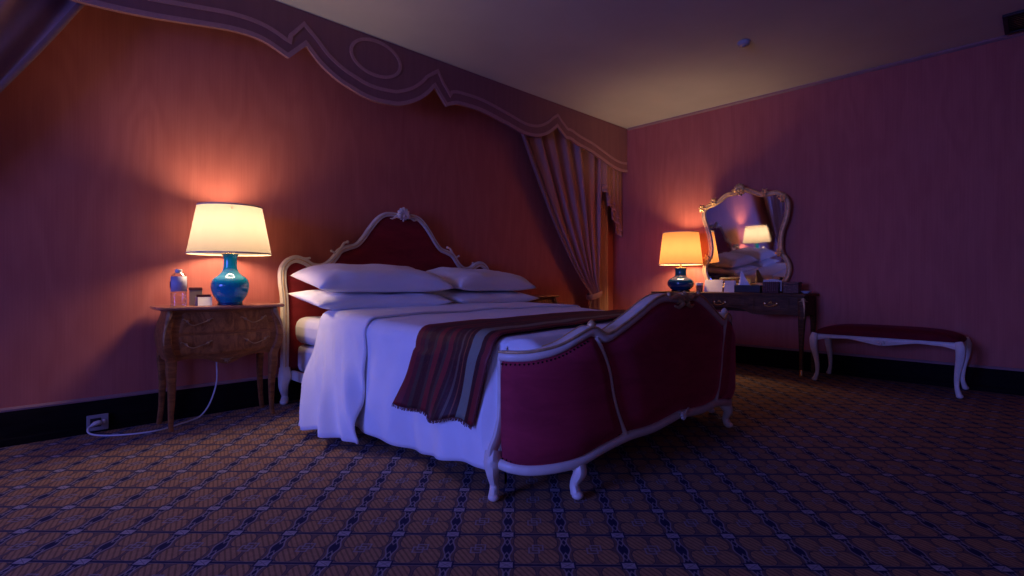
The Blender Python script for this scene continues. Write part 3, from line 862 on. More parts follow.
# pillows ------------------------------------------------------------
def pillow(loc, size, rot, seed, label):
    L, W, hu, hd = size
    def f(u, v, top):
        U, V = lerp(-1, 1, u), lerp(-1, 1, v)
        px = U * (1 - .055 * (1 - V * V) * abs(U) ** 3); py = V * (1 - .075 * (1 - U * U) * abs(V) ** 3)
        e = max(0, (1 - abs(U) ** 5.5)) ** .62 * max(0, (1 - abs(V) ** 5.0)) ** .58
        wr = .011 * nz(U * 2.2 + seed, V * 2.2, seed) + .007 * nz(U * 5 + seed, V * 4, seed * 2) * (.4 + abs(U)) + .005 * nz(U * 11, V * 3 + seed, seed) * abs(U) ** 2
        z = hu * e + wr * min(1, e * 2) if top else -hd * e - .3 * wr * min(1, e * 2)
        return (px * L / 2, py * W / 2, z)
    R = Matrix.Rotation(rot[2], 4, 'Z') @ Matrix.Rotation(rot[1], 4, 'Y') @ Matrix.Rotation(rot[0], 4, 'X')
    m = MB(); N, K = 56, 40
    m.grid(lambda u, v: Vector(loc) + R @ Vector(f(u, v, True)), N, K)
    m.grid(lambda u, v: Vector(loc) + R @ Vector(f(1 - u, v, False)), N, K)
    o = obj('pillow', m, 'pillow', at=loc, sharp=180, label=label, cat='pillow', group='white bed pillows')
    import bmesh
    bm = bmesh.new(); bm.from_mesh(o.data); bmesh.ops.remove_doubles(bm, verts=bm.verts, dist=.0004); bmesh.ops.recalc_face_normals(bm, faces=bm.faces); bm.to_mesh(o.data); bm.free()
    for p_ in o.data.polygons: p_.use_smooth = True
    return o
pillow((1.940, 3.490, .787), (1.05, .62, .050, .056), (radians(6.5), 0, radians(-3)), 1.3, 'lower white pillow of the left stack, nearest the lit lamp')
pillow((1.965, 3.505, .905), (1.06, .60, .116, .048), (radians(8.5), radians(.5), radians(-3)), 4.1, 'upper white pillow of the left stack at the headboard')
pillow((3.000, 3.490, .785), (.95, .60, .046, .055), (radians(6.5), 0, radians(2)), 7.7, 'lower white pillow of the right stack')
pillow((3.000, 3.510, .897), (.95, .58, .108, .046), (radians(8.5), radians(1), radians(3)), 9.2, 'upper white pillow of the right stack, pointed end toward curtain')

# ------------------------------------------------------------------ commode night tables
def commode(cx, cy, label):
    root = thing('night_table', (cx, cy, 0), label, 'night table', 'bombe night tables beside the bed')
    def outline(t, hx, fy, by):
        """t 0..1 around from back-left -> front-left -> front-right -> back-right"""
        if t < .2:
            k_ = t / .2; return (-hx - .010 * sin(pi * k_), lerp(by, -fy, k_))
        if t > .8:
            k_ = (1 - t) / .2; return (hx + .010 * sin(pi * k_), lerp(by, -fy, k_))
        k_ = (t - .2) / .6; x = lerp(-hx, hx, k_)
        return (x, -fy - .030 * sin(pi * k_) ** 2 + .010 * sin(2 * pi * k_) ** 2)
    def bulge(z):
        return smooth_like([(.36, -.004), (.42, .004), (.50, .028), (.57, .036), (.64, .024), (.70, .004), (.735, .0)], z)
    def zbot(t):
        k_ = (t - .2) / .6
        if 0 <= k_ <= 1: return .435 - .048 * exp(-((k_ - .5) / .16) ** 2) - .02 * (abs(k_ - .5) * 2) ** 6
        return .425
    def body(t, v, off=0):
        z = lerp(zbot(t), .735, v); b = bulge(z) + off
        x, y = outline(t, .298 + b, .125 + b, .165 + min(0, off)); return (cx + x, cy + y, z)
    m = MB().grid(body, 90, 22)
    N = 22                                                                        # back board
    m.add([body(0, j / N) for j in range(N + 1)] + [body(1, j / N) for j in range(N + 1)], [(j, j + 1, N + 2 + j, N + 1 + j) for j in range(N)])
    b0 = [body(i / 30, 1) for i in range(31)]; m.add(b0, [tuple(range(31))])
    b1 = [tuple(Vector(body(i / 30, 0)) + Vector((0, 0, .02))) for i in range(31)]; m.add(b1, [tuple(reversed(range(31)))])
    obj('body', m, 'commode', root)
    # top
    def topo(off):
        return [Vector((cx, cy, 0)) + Vector((*outline(i / 60, .348 + off, .152 + off, .172), 0)) for i in range(61)]
    ms = MB(); rings = [(0, .735), (.006, .738), (.010, .746), (.007, .754), (.0, .757)]
    vs = []
    for off, z in rings: vs += [(p.x, p.y, z) for p in topo(off)]
    k_ = 61; fs = [(j * k_ + i, j * k_ + (i + 1) % k_, (j + 1) * k_ + (i + 1) % k_, (j + 1) * k_ + i) for j in range(4) for i in range(k_)]
    fs += [tuple(reversed(range(k_))), tuple(4 * k_ + i for i in range(k_))]
    obj('top', ms.add(vs, fs), 'commode_top', root)
    # drawers on the bombe front
    for z0, z1 in ((.590, .720), (.455, .580)):
        def dr(u, v):
            t = lerp(.265, .735, u); z = lerp(z0, z1, v); b = bulge(z) + .006
            e = 0 if 0 < u < 1 and 0 < v < 1 else -.007
            x, y = outline(t, .298 + b, .125 + b + e, .165); return (cx + x, cy + y, z)
        d = obj('drawer', MB().grid(dr, 40, 14), 'inlay', root)
        for tt in (.35, .65):
            zc = (z0 + z1) / 2; P = []
            for q in range(9):
                a = -1 + q / 4; t = tt + a * .050; z = zc + .012 - .022 * (1 - a * a) + .006 * sin(a * pi); b = bulge(z) + (.010 if abs(a) > .9 else .022)
                x, y = outline(t, .298 + b, .125 + b, .165); P.append((cx + x, cy + y, z))
            hm = MB().tube(P, .0032, 8); hm.ball(P[0], .009, 8, 6); hm.ball(P[-1], .009, 8, 6)
            hm.tube([Vector(P[0]) + Vector((-.006, 0, .004)), Vector(P[0]) + Vector((-.022, 0, .014)), Vector(P[0]) + Vector((-.030, .002, .008))], [.005, .004, .002], 6)
            hm.tube([Vector(P[-1]) + Vector((.006, 0, .004)), Vector(P[-1]) + Vector((.022, 0, .014)), Vector(P[-1]) + Vector((.030, .002, .008))], [.005, .004, .002], 6)
            obj('handle', hm, 'dull_gilt', d)
    # legs run up the corners as stiles
    for sx in (-1, 1):
        P = []
        for z in (.735, .70, .64, .57, .50, .43):
            b = bulge(z); P.append((cx + sx * (.290 + b), cy - .117 - b, z))
        P += [(cx + sx * .296, cy - .120, .36), (cx + sx * .291, cy - .108, .24), (cx + sx * .293, cy - .098, .10), (cx + sx * .295, cy - .106, .03), (cx + sx * .297, cy - .112, .0)]
        lg = obj('leg', cabriole(P, [.014, .018, .022, .026, .028, .030, .029, .022, .016, .014, .017], 10, .75), 'commode', root)
        om = MB()
        Q = [Vector(p) + Vector((sx * .016, -.018, 0)) for p in P[:6]]
        om.tube(cat_pts(Q, 4), [.010, .013, .016, .017, .016, .014, .012, .010, .009, .008, .007, .007, .006, .006, .006, .005, .005, .005, .004, .004, .003], 8)
        for q in range(5):
            om.ball(Q[0] + Vector((sx * .004 * (q % 2), -.004, -.010 - q * .014)), (.011 - .001 * q, .009, .011), 8, 6)
        obj('corner_mount', om, 'dull_gilt', lg, label='gilt corner mount')
        P = [(cx + sx * .285, cy + .145, .60), (cx + sx * .300, cy + .143, .44), (cx + sx * .294, cy + .140, .30), (cx + sx * .300, cy + .142, .12), (cx + sx * .312, cy + .144, .0)]
        obj('leg', cabriole(P, [.020, .026, .022, .016, .015], 10, .75), 'commode', root)
    am = MB(); shell(am, (cx, cy - .160, .415), .022, (0, -1, 0), (1, 0, 0), (0, 0, -1), 5)
    obj('apron_mount', am, 'dull_gilt', root, label='gilt shell mount')
    return root
NT = commode(.985, 3.785, 'bombe veneered night table with gilt mounts under the cream lamp')
dup(NT, (3.885, 3.785, 0), 'dark veneered night table beyond the pillows, beside the tied curtain')

# ------------------------------------------------------------------ lamps
def lamp(c, prof, neck, foot, shade, mats, label, watts, colr, bz):
    root = thing('table_lamp', c, label, 'lamp', 'lit table lamps with glazed vase bases')
    P = cat_pts([(r, z, 0) for r, z in prof], 5)
    b = obj('vase', MB().lathe([(max(p.x, .001), p.y) for p in P], c, 44), mats[0], root)
    obj('foot', MB().lathe(foot, c, 36), mats[1], root)
    zt = prof[-1][1]
    obj('collar', MB().lathe([(neck * .95, zt - .004), (neck * 1.02, zt + .004), (neck * .7, zt + .010), (.012, zt + .014), (.010, zt + .05), (.016, zt + .055), (.016, zt + .09), (.001, zt + .092)], c, 28), 'brass', root)
    r0, r1, z0, z1 = shade
    sh = obj('lamp_shade', MB().grid(lambda u, v: (c[0] + lerp(r0, r1, v) * cos(tau * u), c[1] + lerp(r0, r1, v) * sin(tau * u), lerp(z0, z1, v)), 64, 12, cu=True), mats[2], root)
    for r, z in ((r0, z0), (r1, z1)):
        obj('binding', MB().tube([(c[0] + r * cos(tau * i / 64), c[1] + r * sin(tau * i / 64), z) for i in range(64)], (.0025, .006), 6, closed=True, up=(0, 0, 1)), 'shade_trim', sh)
    sp = MB()
    for i in range(3):
        a = tau * i / 3 + .3; zs = z1 - .03; rr = lerp(r0, r1, (zs - z0) / (z1 - z0))
        sp.tube([(c[0] + .012 * cos(a), c[1] + .012 * sin(a), zs - .02), (c[0] + rr * cos(a), c[1] + rr * sin(a), zs)], .0025, 6)
    sp.tube([(c[0] + .02, c[1], c[2] + zt + .06), (c[0] + .055, c[1], bz + .02), (c[0] + .03, c[1], z1 - .06), (c[0], c[1], z1 - .05), (c[0] - .03, c[1], z1 - .06), (c[0] - .055, c[1], bz + .02), (c[0] - .02, c[1], c[2] + zt + .06)], .0025, 6)
    obj('shade_carrier', sp, 'brass', root)
    ld = bpy.data.lights.new('bulb_light', 'POINT'); ld.energy = watts; ld.color = colr; ld.shadow_soft_size = .10
    lo = bpy.data.objects.new('bulb_light', ld); COL.objects.link(lo); lo.parent = root; lo.location = (0, 0, bz - c[2])
    return root
WARM = (1.0, .70, .46)
LAMP1 = lamp((1.030, 3.722, .757), [(.068, .012), (.072, .020), (.098, .060), (.112, .105), (.112, .140), (.098, .172), (.066, .198), (.046, .225), (.040, .260), (.039, .295), (.043, .318), (.052, .332)],
     .050, [(.070, 0), (.075, .004), (.075, .016), (.066, .020)], (.247, .190, 1.092, 1.400), ('teal', 'navy_glaze', 'shade_cream'),
     'lit lamp with cream shade and teal vase, on the table left of bed', 21.5, WARM, 1.25)
LAMP2 = lamp((5.495, 2.876, .789), [(.085, .012), (.100, .022), (.136, .055), (.147, .092), (.136, .128), (.105, .152), (.074, .170), (.063, .195), (.062, .235), (.068, .255), (.070, .265)],
     .070, [(.100, 0), (.104, .004), (.102, .016), (.086, .022)], (.240, .197, 1.098, 1.462), ('navy_glaze', 'ebony', 'shade_gold'),
     'lit lamp with golden shade and dark blue vase, on the dressing table', 28, (1.0, .64, .37), 1.25)

# small things on the left night table
bt = thing('water_bottle', (.735, 3.70, .757), 'small clear water bottle with pale label left of the teal lamp', 'bottle')
pr_ = [(.040, 0), (.044, .006)]
for i in range(4): pr_ += [(.044, .012 + i * .022), (.041, .020 + i * .022), (.044, .028 + i * .022)]
pr_ += [(.044, .165), (.042, .180), (.030, .200), (.018, .210), (.015, .214)]
obj('body', MB().lathe(pr_, (.735, 3.70, .758), 32), 'clear', bt)
def arc_band(r, z0, z1, a0, a1, c):
    return MB().grid(lambda u, v: (c[0] + r * cos(lerp(a0, a1, u)), c[1] + r * sin(lerp(a0, a1, u)), lerp(z0, z1, v)), 24, 2)
obj('label', arc_band(.0450, .850, .942, radians(-165), radians(-32), (.735, 3.70)), 'label', bt, solid=-.0006, label='pale lavender label')
obj('label_edge', arc_band(.0450, .868, .912, radians(-202), radians(-165), (.735, 3.70)), 'label_dark', bt, solid=-.0006, label='maroon label edge')
obj('label_edge', arc_band(.0450, .868, .922, radians(-32), radians(2), (.735, 3.70)), 'label_dark', bt, solid=-.0006, label='maroon label edge')
obj('cap', MB().lathe([(.0185, .962), (.0190, .964), (.0190, .984), (.017, .986), (.001, .986)], (.735, 3.70, 0), 24), 'white_plastic', bt)
ch = thing('card_holder', (.850, 3.800, .757), 'small upright taupe card behind the white tent card', 'card')
def plate(c, w, h, t, tilt, yaw):
    """upright slab, bottom centre at c, leaning back by tilt"""
    R = Matrix.Rotation(yaw, 3, 'Z') @ Matrix.Rotation(-tilt, 3, 'X')
    q = [Vector((sx * w / 2, sy * t / 2, sz * h)) for sz in (0, 1) for sx, sy in ((-1, -1), (1, -1), (1, 1), (-1, 1))]
    return MB().add([Vector(c) + R @ p for p in q], [(3, 2, 1, 0), (4, 5, 6, 7), (0, 1, 5, 4), (1, 2, 6, 5), (2, 3, 7, 6), (3, 0, 4, 7)])
obj('backing', plate((.850, 3.800, .758), .072, .108, .012, radians(6), radians(-12)), 'taupe', ch, smooth=False, bevel=.002)
obj('rim', plate((.8502, 3.809, .856), .076, .016, .018, radians(6), radians(-12)), 'label_dark', ch, smooth=False, bevel=.002, label='dark upper rim')
tc = thing('tent_card', (.872, 3.70, .757), 'white tent card with dark top edge beside the teal vase', 'card')
obj('front_leaf', plate((.872, 3.672, .758), .078, .066, .003, radians(32), radians(-10)), 'paper', tc, smooth=False)
obj('rear_leaf', plate((.872, 3.742, .758), .078, .066, .003, radians(-32), radians(-10)), 'paper', tc, smooth=False)
obj('top_strip', plate((.873, 3.7075, .812), .078, .016, .008, radians(6), radians(-10)), 'label_dark', tc, smooth=False, bevel=.001, label='dark top edge')
# outlet and the lamp's flex
wo = thing('wall_outlet', (.370, 3.974, .058), 'grey double outlet on the black skirting left of the night table', 'outlet')
obj('cover_plate', MB().box(.318, 3.964, .012, .422, 3.9735, .108), 'grey_plastic', wo, smooth=False, bevel=.004)
obj('rocker', MB().box(.392, 3.960, .050, .406, 3.966, .075), 'white_plastic', wo, smooth=False, bevel=.002)
obj('socket_face', MB().box(.334, 3.962, .036, .386, 3.9655, .088), 'black', wo, smooth=False, bevel=.002)
cd = thing('lamp_cord', (.6, 3.85, 0), 'white lamp flex trailing from the night table to the outlet', 'cord')
flex = cat_pts([(1.03, 3.985, .70), (1.02, 3.985, .48), (1.015, 3.975, .35), (1.005, 3.94, .22), (.965, 3.92, .10), (.915, 3.90, .03), (.86, 3.87, .008), (.76, 3.80, .008), (.65, 3.735, .008), (.53, 3.742, .008), (.42, 3.80, .008), (.355, 3.86, .010), (.322, 3.90, .022), (.322, 3.925, .042), (.345, 3.935, .058)], 8)
obj('flex', MB().tube(flex, .0050, 8), 'white_plastic', cd)
obj('plug', MB().tube([(.335, 3.930, .052), (.352, 3.936, .060), (.375, 3.940, .064), (.385, 3.941, .066)], [.008, .014, .015, .009], 10).box(.352, 3.940, .056, .376, 3.961, .070), 'white_plastic', cd)

# ------------------------------------------------------------------ dressing table
DX0, DX1, DY0, DY1 = 5.315, 5.755, 1.535, 3.16
dt = thing('dressing_table', ((DX0 + DX1) / 2, (DY0 + DY1) / 2, 0), 'dark walnut dressing table with gilt mounts beneath the mirror', 'dressing table')
def dfront(y):
    k_ = (y - DY0) / (DY1 - DY0); return DX0 - .020 * sin(pi * k_) ** 2 + .010 * cos(4 * pi * k_)
def slab(z0, z1, inset, n=48):
    ring = [(DX1, DY0 + inset), ] + [(dfront(lerp(DY0, DY1, i / n)) + inset, lerp(DY0 + inset, DY1 - inset, i / n)) for i in range(n + 1)] + [(DX1, DY1 - inset)]
    return MB().prism([(x, y, z0) for x, y in ring], (0, 0, z1 - z0))
obj('top', slab(.762, .788, 0), 'desk', dt, bevel=.005, sharp=30)
def apz(k_):
    return smooth_like([(0, .575), (.10, .585), (.28, .580), (.36, .625), (.5, .640), (.64, .625), (.72, .580), (.90, .585), (1, .575)], k_)
m = MB()
def ap(u, v):
    y = lerp(DY0 + .03, DY1 - .03, u); return (dfront(y) + .028 - .006 * sin(pi * v), y, lerp(apz(u), .762, v))
m.grid(ap, 72, 8)
N = 72
m.add([ap(i / N, 0) for i in range(N + 1)] + [(x + .022, y, z) for x, y, z in (ap(i / N, 0) for i in range(N + 1))], [(i, i + 1, N + 2 + i, N + 1 + i) for i in range(N)])
m.box(DX0 + .05, DY0 + .030, .575, DX1 - .005, DY0 + .052, .762).box(DX0 + .05, DY1 - .052, .575, DX1 - .005, DY1 - .030, .762)
m.box(DX0 + .055, DY0 + .5, .60, DX1 - .01, DY0 + .52, .762).box(DX0 + .055, DY1 - .52, .60, DX1 - .01, DY1 - .50, .762).box(DX1 - .02, DY0 + .05, .58, DX1 - .005, DY1 - .05, .762)
obj('frame', m, 'desk', dt, sharp=35)
for y0, y1, z0 in ((DY0 + .14, DY0 + .47, .600), (DY0 + .56, DY1 - .56, .655), (DY1 - .47, DY1 - .14, .600)):
    def dd(u, v):
        y = lerp(y0, y1, u); e = 0 if 0 < u < 1 and 0 < v < 1 else .007
        return (dfront(y) + .016 + e, y, lerp(z0, .750, v))
    d = obj('drawer', MB().grid(dd, 24, 8), 'desk', dt)
    yc = (y0 + y1) / 2; hx = dfront(yc)
    hm = MB().tube(cat_pts([(hx + .012, yc - .055, .690), (hx - .008, yc - .045, .672), (hx - .012, yc, .660), (hx - .008, yc + .045, .672), (hx + .012, yc + .055, .690)], 5), .005, 8)
    shell(hm, (hx + .012, yc, .690), .024, (-1, 0, 0), (0, 1, 0), (0, 0, 1), 7)
    for s in (-1, 1): hm.ball((hx + .012, yc + s * .055, .690), (.008, .014, .014), 8, 6)
    obj('handle', hm, 'brass', d)
for y, sy in ((DY0 + .045, -1), (DY1 - .045, 1)):
    P = [(DX0 + .040, y, .745), (DX0 + .030, y + sy * .012, .66), (DX0 + .030, y + sy * .010, .56), (DX0 + .048, y, .40), (DX0 + .056, y - sy * .004, .20), (DX0 + .046, y, .06), (DX0 + .036, y + sy * .006, .0)]
    lg = obj('leg', cabriole(P, [.030, .036, .034, .025, .017, .016, .020], 10, .75), 'desk', dt)
    om = MB(); Q = [Vector(p) + Vector((-.022, sy * .022, 0)) for p in P[:3]]
    om.tube(cat_pts(Q, 6), [.014 - .0007 * i for i in range(13)], 8)
    shell(om, Q[0] + Vector((0, 0, -.02)), .026, (-.7, sy * .7, 0), (.7, sy * .7, 0), (0, 0, 1), 5)
    obj('knee_mount', om, 'gilt', lg, label='gilt knee mount')
    obj('sabot', MB().tube([(DX0 + .046, y, .062), (DX0 + .040, y + sy * .003, .03), (DX0 + .034, y + sy * .006, .001)], [.018, .020, .025], 10).ball((DX0 + .026, y + sy * .008, .014), (.018, .018, .014), 10, 6), 'brass', lg, label='brass foot cap')
    P = [(DX1 - .035, y, .745), (DX1 - .030, y, .56), (DX1 - .040, y, .30), (DX1 - .032, y, .0)]
    obj('leg', cabriole(P, [.026, .028, .017, .018], 10, .75), 'desk', dt)

# ------------------------------------------------------------------ mirror
mo = [(2.235, 1.893), (2.141, 1.861), (2.053, 1.82), (1.977, 1.822), (1.901, 1.823), (1.823, 1.762), (1.799, 1.683), (1.819, 1.552), (1.86, 1.432), (1.878, 1.31), (1.871, 1.199), (1.83, 1.139), (1.802, 1.058), (1.816, 0.965), (1.867, 0.89), (1.979, 0.85), (2.108, 0.866), (2.26, 0.85), (2.407, 0.866), (2.536, 0.848), (2.639, 0.882), (2.682, 0.965), (2.694, 1.051), (2.659, 1.139), (2.626, 1.189), (2.613, 1.288), (2.628, 1.416), (2.658, 1.53), (2.685, 1.633), (2.677, 1.716), (2.635, 1.756), (2.569, 1.775), (2.503, 1.805), (2.419, 1.861), (2.332, 1.869)]
MX, MZ0, TILT = 5.752, .85, .060
def mpt(y, z, o=0): return Vector((MX - .012 - TILT * (z - MZ0) - .012 * (y - 1.8) - o, y, z))
mpath = cat_pts([mpt(y, z) for y, z in mo], 5, closed=True)
mr = thing('wall_mirror', (MX, 2.262, MZ0), 'carved gilt rococo mirror on the wall above the dressing table', 'mirror')
k = len(mpath)
inner = mpath
cen = sum((p for p in mpath), Vector()) / k
g = MB(); back = [p + Vector((.010, 0, 0)) for p in mpath]
# glass as a thin pane (fan) with a back
g.add([cen] + [p for p in mpath], [(0, 1 + i, 1 + (i + 1) % k) for i in range(k)])
gl = obj('mirror_glass', g, 'mirror', mr, smooth=False)
obj('backing', MB().add([cen + Vector((.008, 0, 0))] + back, [(0, 1 + (i + 1) % k, 1 + i) for i in range(k)]), 'darkwood', mr, smooth=False)
fr_ = obj('frame', MB().tube(mpath, (.026, .020), 12, closed=True, up=(1, 0, 0), sq=.85), 'old_gilt', mr)
for o_, r_ in ((.013, .008), (-.016, .007)):
    ln = []
    for i, p in enumerate(mpath):
        t = (mpath[(i + 1) % k] - mpath[i - 1]).normalized(); nn = t.cross(Vector((1, 0, 0))).normalized(); ln.append(p + nn * o_ + Vector((-.016, 0, 0)))
    obj('bead', MB().tube(ln, r_, 8, closed=True), 'gilt', fr_)
cm = MB(); shell(cm, mpt(2.275, 1.893, .014), .070, (-1, 0, 0), (0, -1, 0), (0, 0, 1), 9); shell(cm, mpt(2.275, 1.885, .016), .050, (-1, 0, 0), (0, -1, 0), (0, 0, -1), 5)
obj('crest', cm, 'gilt', fr_)
for (y, z, a) in ((2.56, 1.802, 1), (2.02, 1.838, -1), (1.885, 1.20, 1), (2.655, 1.17, -1), (1.84, 1.76, 1), (2.70, 1.74, -1)):
    c0 = mpt(y, z, .014); cm = MB()
    for q in range(6):
        an = q * 1.05 + a; d = Vector((0, cos(an), sin(an)))
        cm.tube([c0, c0 + d * .022 + Vector((-.010, 0, 0)), c0 + d * .048 + Vector((-.003, 0, 0))], [.013, .015, .004], 7)
    cm.ball(c0, .018, 8, 6)
    obj('carving', cm, 'gilt', fr_)

# things on the dressing table ----------------------------------------
ZD = .789
gv = thing('glass_tumbler', (5.50, 2.655, ZD), 'small frosted patterned tumbler beside the beige note block', 'tumbler')
obj('cup', MB().lathe([(.001, .004), (.026, .004), (.030, .0), (.034, .004), (.040, .095), (.037, .095), (.031, .010), (.001, .010)], (5.50, 2.655, ZD), 28, cap=False), 'tin', gv)
obj('paper_cover', MB().lathe([(.0405, .072), (.042, .096), (.041, .101), (.001, .103)], (5.50, 2.655, ZD), 28), 'paper', gv)
nb = thing('note_block', (5.53, 2.49, ZD), 'beige leaning folder left of the white sheet under mirror', 'folder')
R90 = radians(-90)
obj('cover', plate((5.50, 2.50, ZD + .001), .205, .135, .010, radians(14), R90), 'paper', nb, smooth=False, bevel=.002)
obj('stand', plate((5.565, 2.50, ZD + .001), .06, .11, .006, radians(-14), R90), 'taupe', nb, smooth=False)
ws = thing('white_brochure', (5.49, 2.315, ZD), 'white folded brochure standing left of the black tissue box', 'brochure')
obj('front_leaf', plate((5.475, 2.315, ZD + .001), .105, .128, .002, radians(15), R90 + .12), 'white_plastic', ws, smooth=False)
obj('rear_leaf', plate((5.545, 2.315, ZD + .001), .105, .128, .002, radians(-15), R90 + .12), 'white_plastic', ws, smooth=False)
tb = thing('tissue_box', (5.50, 2.115, ZD), 'black tissue box with a white tissue standing up, under mirror', 'tissue box')
obj('box', MB().box(5.435, 1.985, ZD + .001, 5.565, 2.245, ZD + .078), 'black', tb, smooth=False, bevel=.005)
def tis(u, v):
    a = tau * u; r = lerp(.055, .008, v ** .8) * (1 + .35 * sin(3 * a) * (1 - .4 * v)); return (5.50 + r * .5 * cos(a), 2.175 + r * sin(a) + .02 * v * sin(2 * v), ZD + .076 + .145 * v * (1 + .06 * sin(2 * a)))
obj('tissue', MB().grid(tis, 40, 12, cu=True), 'pillow', tb, solid=.0012, sharp=180)
bk = thing('wicker_caddy', (5.50, 1.895, ZD), 'small reddish wicker caddy right of the black tissue box', 'caddy')
m = MB()
bx0, bx1, by0, by1 = 5.44, 5.55, 1.815, 1.955
for j in range(9):
    z = ZD + .006 + j * .0125
    m.tube([(bx0, by0, z), (bx1, by0, z), (bx1, by1, z), (bx0, by1, z)], .0062, 6, closed=True, up=(0, 0, 1))
for q in range(8):
    y = lerp(by0, by1, q / 7); m.tube([(bx0 - .003 * (1 if q % 2 else -1), y, ZD + .004), (bx0 - .003 * (1 if q % 2 else -1), y, ZD + .116)], .0045, 6)
obj('basket', m, 'wicker', bk)
sm = MB()
for q in range(5): sm.add(*(lambda pm: (pm.v, pm.f))(plate((5.495 + .004 * (q % 2), 1.835 + q * .025, ZD + .02), .07, .108 + .006 * (q % 3), .003, radians(3), R90 + .3)))
obj('sachet', sm, 'paper', bk, smooth=False)
obj('base', MB().box(bx0, by0, ZD + .001, bx1, by1, ZD + .008), 'wicker', bk, smooth=False)
ti = thing('tea_tin', (5.50, 1.70, ZD), 'dark patterned square tin left of the white dish', 'tin')
obj('body', MB().box(5.445, 1.632, ZD + .001, 5.555, 1.772, ZD + .088), 'tin', ti, smooth=False, bevel=.006)
obj('lid', MB().box(5.442, 1.629, ZD + .089, 5.558, 1.775, ZD + .112), 'tin', ti, smooth=False, bevel=.006)
sdh = obj('china_dish', MB().lathe([(.001, .002), (.022, .0), (.026, .003), (.034, .012), (.048, .022), (.046, .024), (.030, .016), (.001, .008)], (5.53, 1.59, ZD), 32, cap=False), 'ceramic', at=(5.53, 1.59, ZD), label='small white china dish at the right end of dressing table', cat='dish')

# ------------------------------------------------------------------ bench
QX0, QX1, QY0, QY1 = 5.255, 5.735, .425, 1.455
bn = thing('bench', ((QX0 + QX1) / 2, (QY0 + QY1) / 2, 0), 'long low ivory bench with dark red padded seat by right wall', 'bench')
def cush(u, v):
    U, V = lerp(-1, 1, u), lerp(-1, 1, v)
    e = (max(0, 1 - abs(U) ** 5)) ** .5 * (max(0, 1 - abs(V) ** 4)) ** .5
    return (lerp(QX0, QX1, u) + .012 * U * (e > .01) * .6, lerp(QY0, QY1, v), .432 + .085 * e)
m = MB().grid(cush, 40, 56); m.grid(lambda u, v: (lerp(QX1, QX0, u), lerp(QY0, QY1, v), .425), 4, 4)
obj('seat_cushion', m, 'velvet_bench', bn, sharp=70)
def apron(n_, p0, p1, out):
    """scalloped rail from p0 to p1"""
    p0, p1, out = Vector(p0), Vector(p1), Vector(out)
    Ln = (p1 - p0).length
    def low(k_):
        return .398 - .016 * sin(pi * k_) ** 2 - .018 * exp(-((k_ - .5) / .10) ** 2) + .012 * exp(-((k_ - .25) / .09) ** 2) * (Ln > .7) + .012 * exp(-((k_ - .75) / .09) ** 2) * (Ln > .7) - .022 * (exp(-(k_ / .06) ** 2) + exp(-((1 - k_) / .06) ** 2))
    N = 60; m = MB()
    for o_ in (0, 1): 
        d = out * (-.024 * o_)
        m.grid(lambda u, v: p0.lerp(p1, u) + d + out * (.008 * sin(pi * v) * (1 - o_)) + Vector((0, 0, lerp(low(u), .438, v))), N, 6)
    lo = [p0.lerp(p1, i / N) + Vector((0, 0, low(i / N))) for i in range(N + 1)]
    m.add(lo + [p - out * .024 for p in lo], [(i, i + 1, N + 2 + i, N + 1 + i) for i in range(N)])
    o = obj('rail', m, 'ivory', bn, sharp=50)
    bead = [p + out * .004 + Vector((0, 0, .006)) for p in lo]
    obj('bead', MB().tube(bead, .005, 6), 'ivory', o)
    return o
r1 = apron(0, (QX0 + .012, QY0 + .03, 0), (QX0 + .012, QY1 - .03, 0), (-1, 0, 0))
cm = MB(); c0 = Vector((QX0 - .002, (QY0 + QY1) / 2, .402))
shell(cm, c0, .034, (-1, 0, 0), (0, 1, 0), (0, 0, -1), 5)
obj('carving', cm, 'ivory', r1)
apron(0, (QX1 - .012, QY0 + .03, 0), (QX1 - .012, QY1 - .03, 0), (1, 0, 0))
apron(0, (QX0 + .03, QY0 + .012, 0), (QX1 - .03, QY0 + .012, 0), (0, -1, 0))
apron(0, (QX0 + .03, QY1 - .012, 0), (QX1 - .03, QY1 - .012, 0), (0, 1, 0))
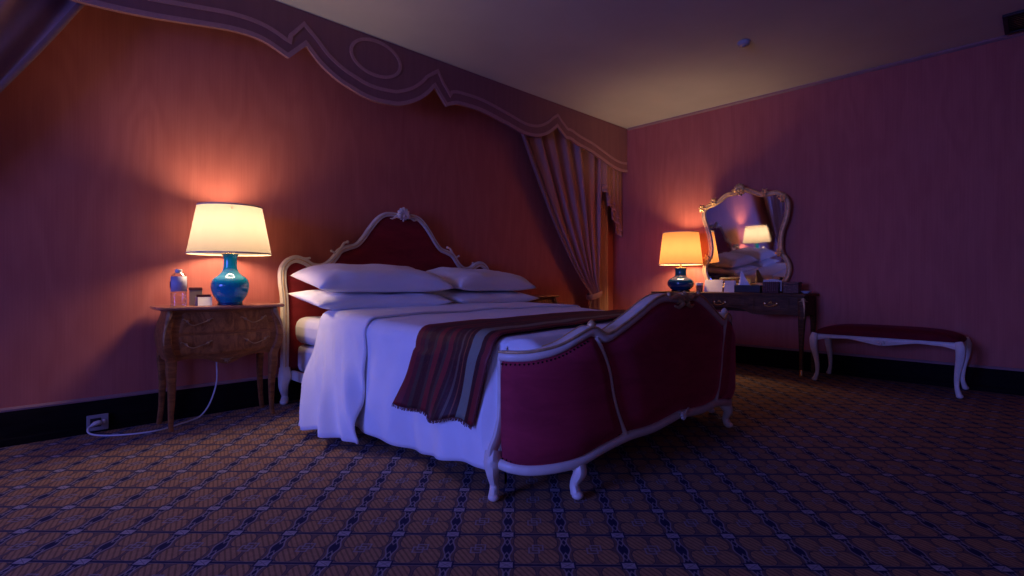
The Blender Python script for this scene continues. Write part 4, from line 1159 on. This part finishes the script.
for x, sx in ((QX0 + .022, -1), (QX1 - .022, 1)):
    for y, sy in ((QY0 + .022, -1), (QY1 - .022, 1)):
        lg = cabriole([(x + sx * .006, y + sy * .006, .436), (x + sx * .016, y + sy * .016, .385), (x + sx * .014, y + sy * .014, .31), (x - sx * .004, y - sy * .004, .19), (x - sx * .008, y - sy * .008, .09), (x + sx * .006, y + sy * .006, .025)],
                      [.026, .034, .030, .021, .016, .020])
        lg.ball((x + sx * .010, y + sy * .010, .018), (.024, .024, .018), 10, 7)
        obj('leg', lg, 'ivory', bn)

# ------------------------------------------------------------------ light
wd = bpy.data.worlds.new('dusk'); SC.world = wd; wd.use_nodes = True
wd.node_tree.nodes['Background'].inputs[0].default_value = (.10, .13, .45, 1)
wd.node_tree.nodes['Background'].inputs[1].default_value = .3
for (WY0, WY1, WZ0, WZ1), en, colr, spr in zip(WINS, (78, 15), ((.125, .165, 1.0), (.26, .27, 1.0)), (105, 120)):  # the second, weaker light is added fill for bed and floor
    al = bpy.data.lights.new('window_and_fill_light', 'AREA'); al.shape = 'RECTANGLE'; al.size = WY1 - WY0 - .1; al.size_y = WZ1 - WZ0 - .1
    al.energy = en; al.color = colr; al.spread = radians(spr)
    ao = bpy.data.objects.new('window_and_fill_light', al); COL.objects.link(ao)
    ao.location = (XL - .16, (WY0 + WY1) / 2, (WZ0 + WZ1) / 2)
    ao.rotation_euler = Vector((-1, 0, .20)).to_track_quat('Z', 'Y').to_euler()    # skylight and added fill, both along +x, a little downward

# ------------------------------------------------------------------ camera
cam = bpy.data.cameras.new('camera'); co = bpy.data.objects.new('camera', cam); COL.objects.link(co)
cam.sensor_fit = 'HORIZONTAL'; cam.sensor_width = 36; cam.lens = 36 * 514 / 1024; cam.clip_start = .05
cam.shift_y = -8 / 1024
co.location = (0, 0, .92); co.rotation_euler = (radians(90), 0, radians(45.8 - 90))
SC.camera = co
SC.view_settings.view_transform = 'Standard'; SC.view_settings.look = 'None'
SC.view_settings.gamma = 1; SC.view_settings.use_curve_mapping = False
SC.view_settings.exposure = 0.0
SC.cycles.use_denoising = True
SC.cycles.max_bounces = 10; SC.cycles.diffuse_bounces = 6; SC.cycles.transparent_max_bounces = 12
SC.cycles.sample_clamp_indirect = 6
SC.cycles.caustics_reflective = False; SC.cycles.caustics_refractive = False
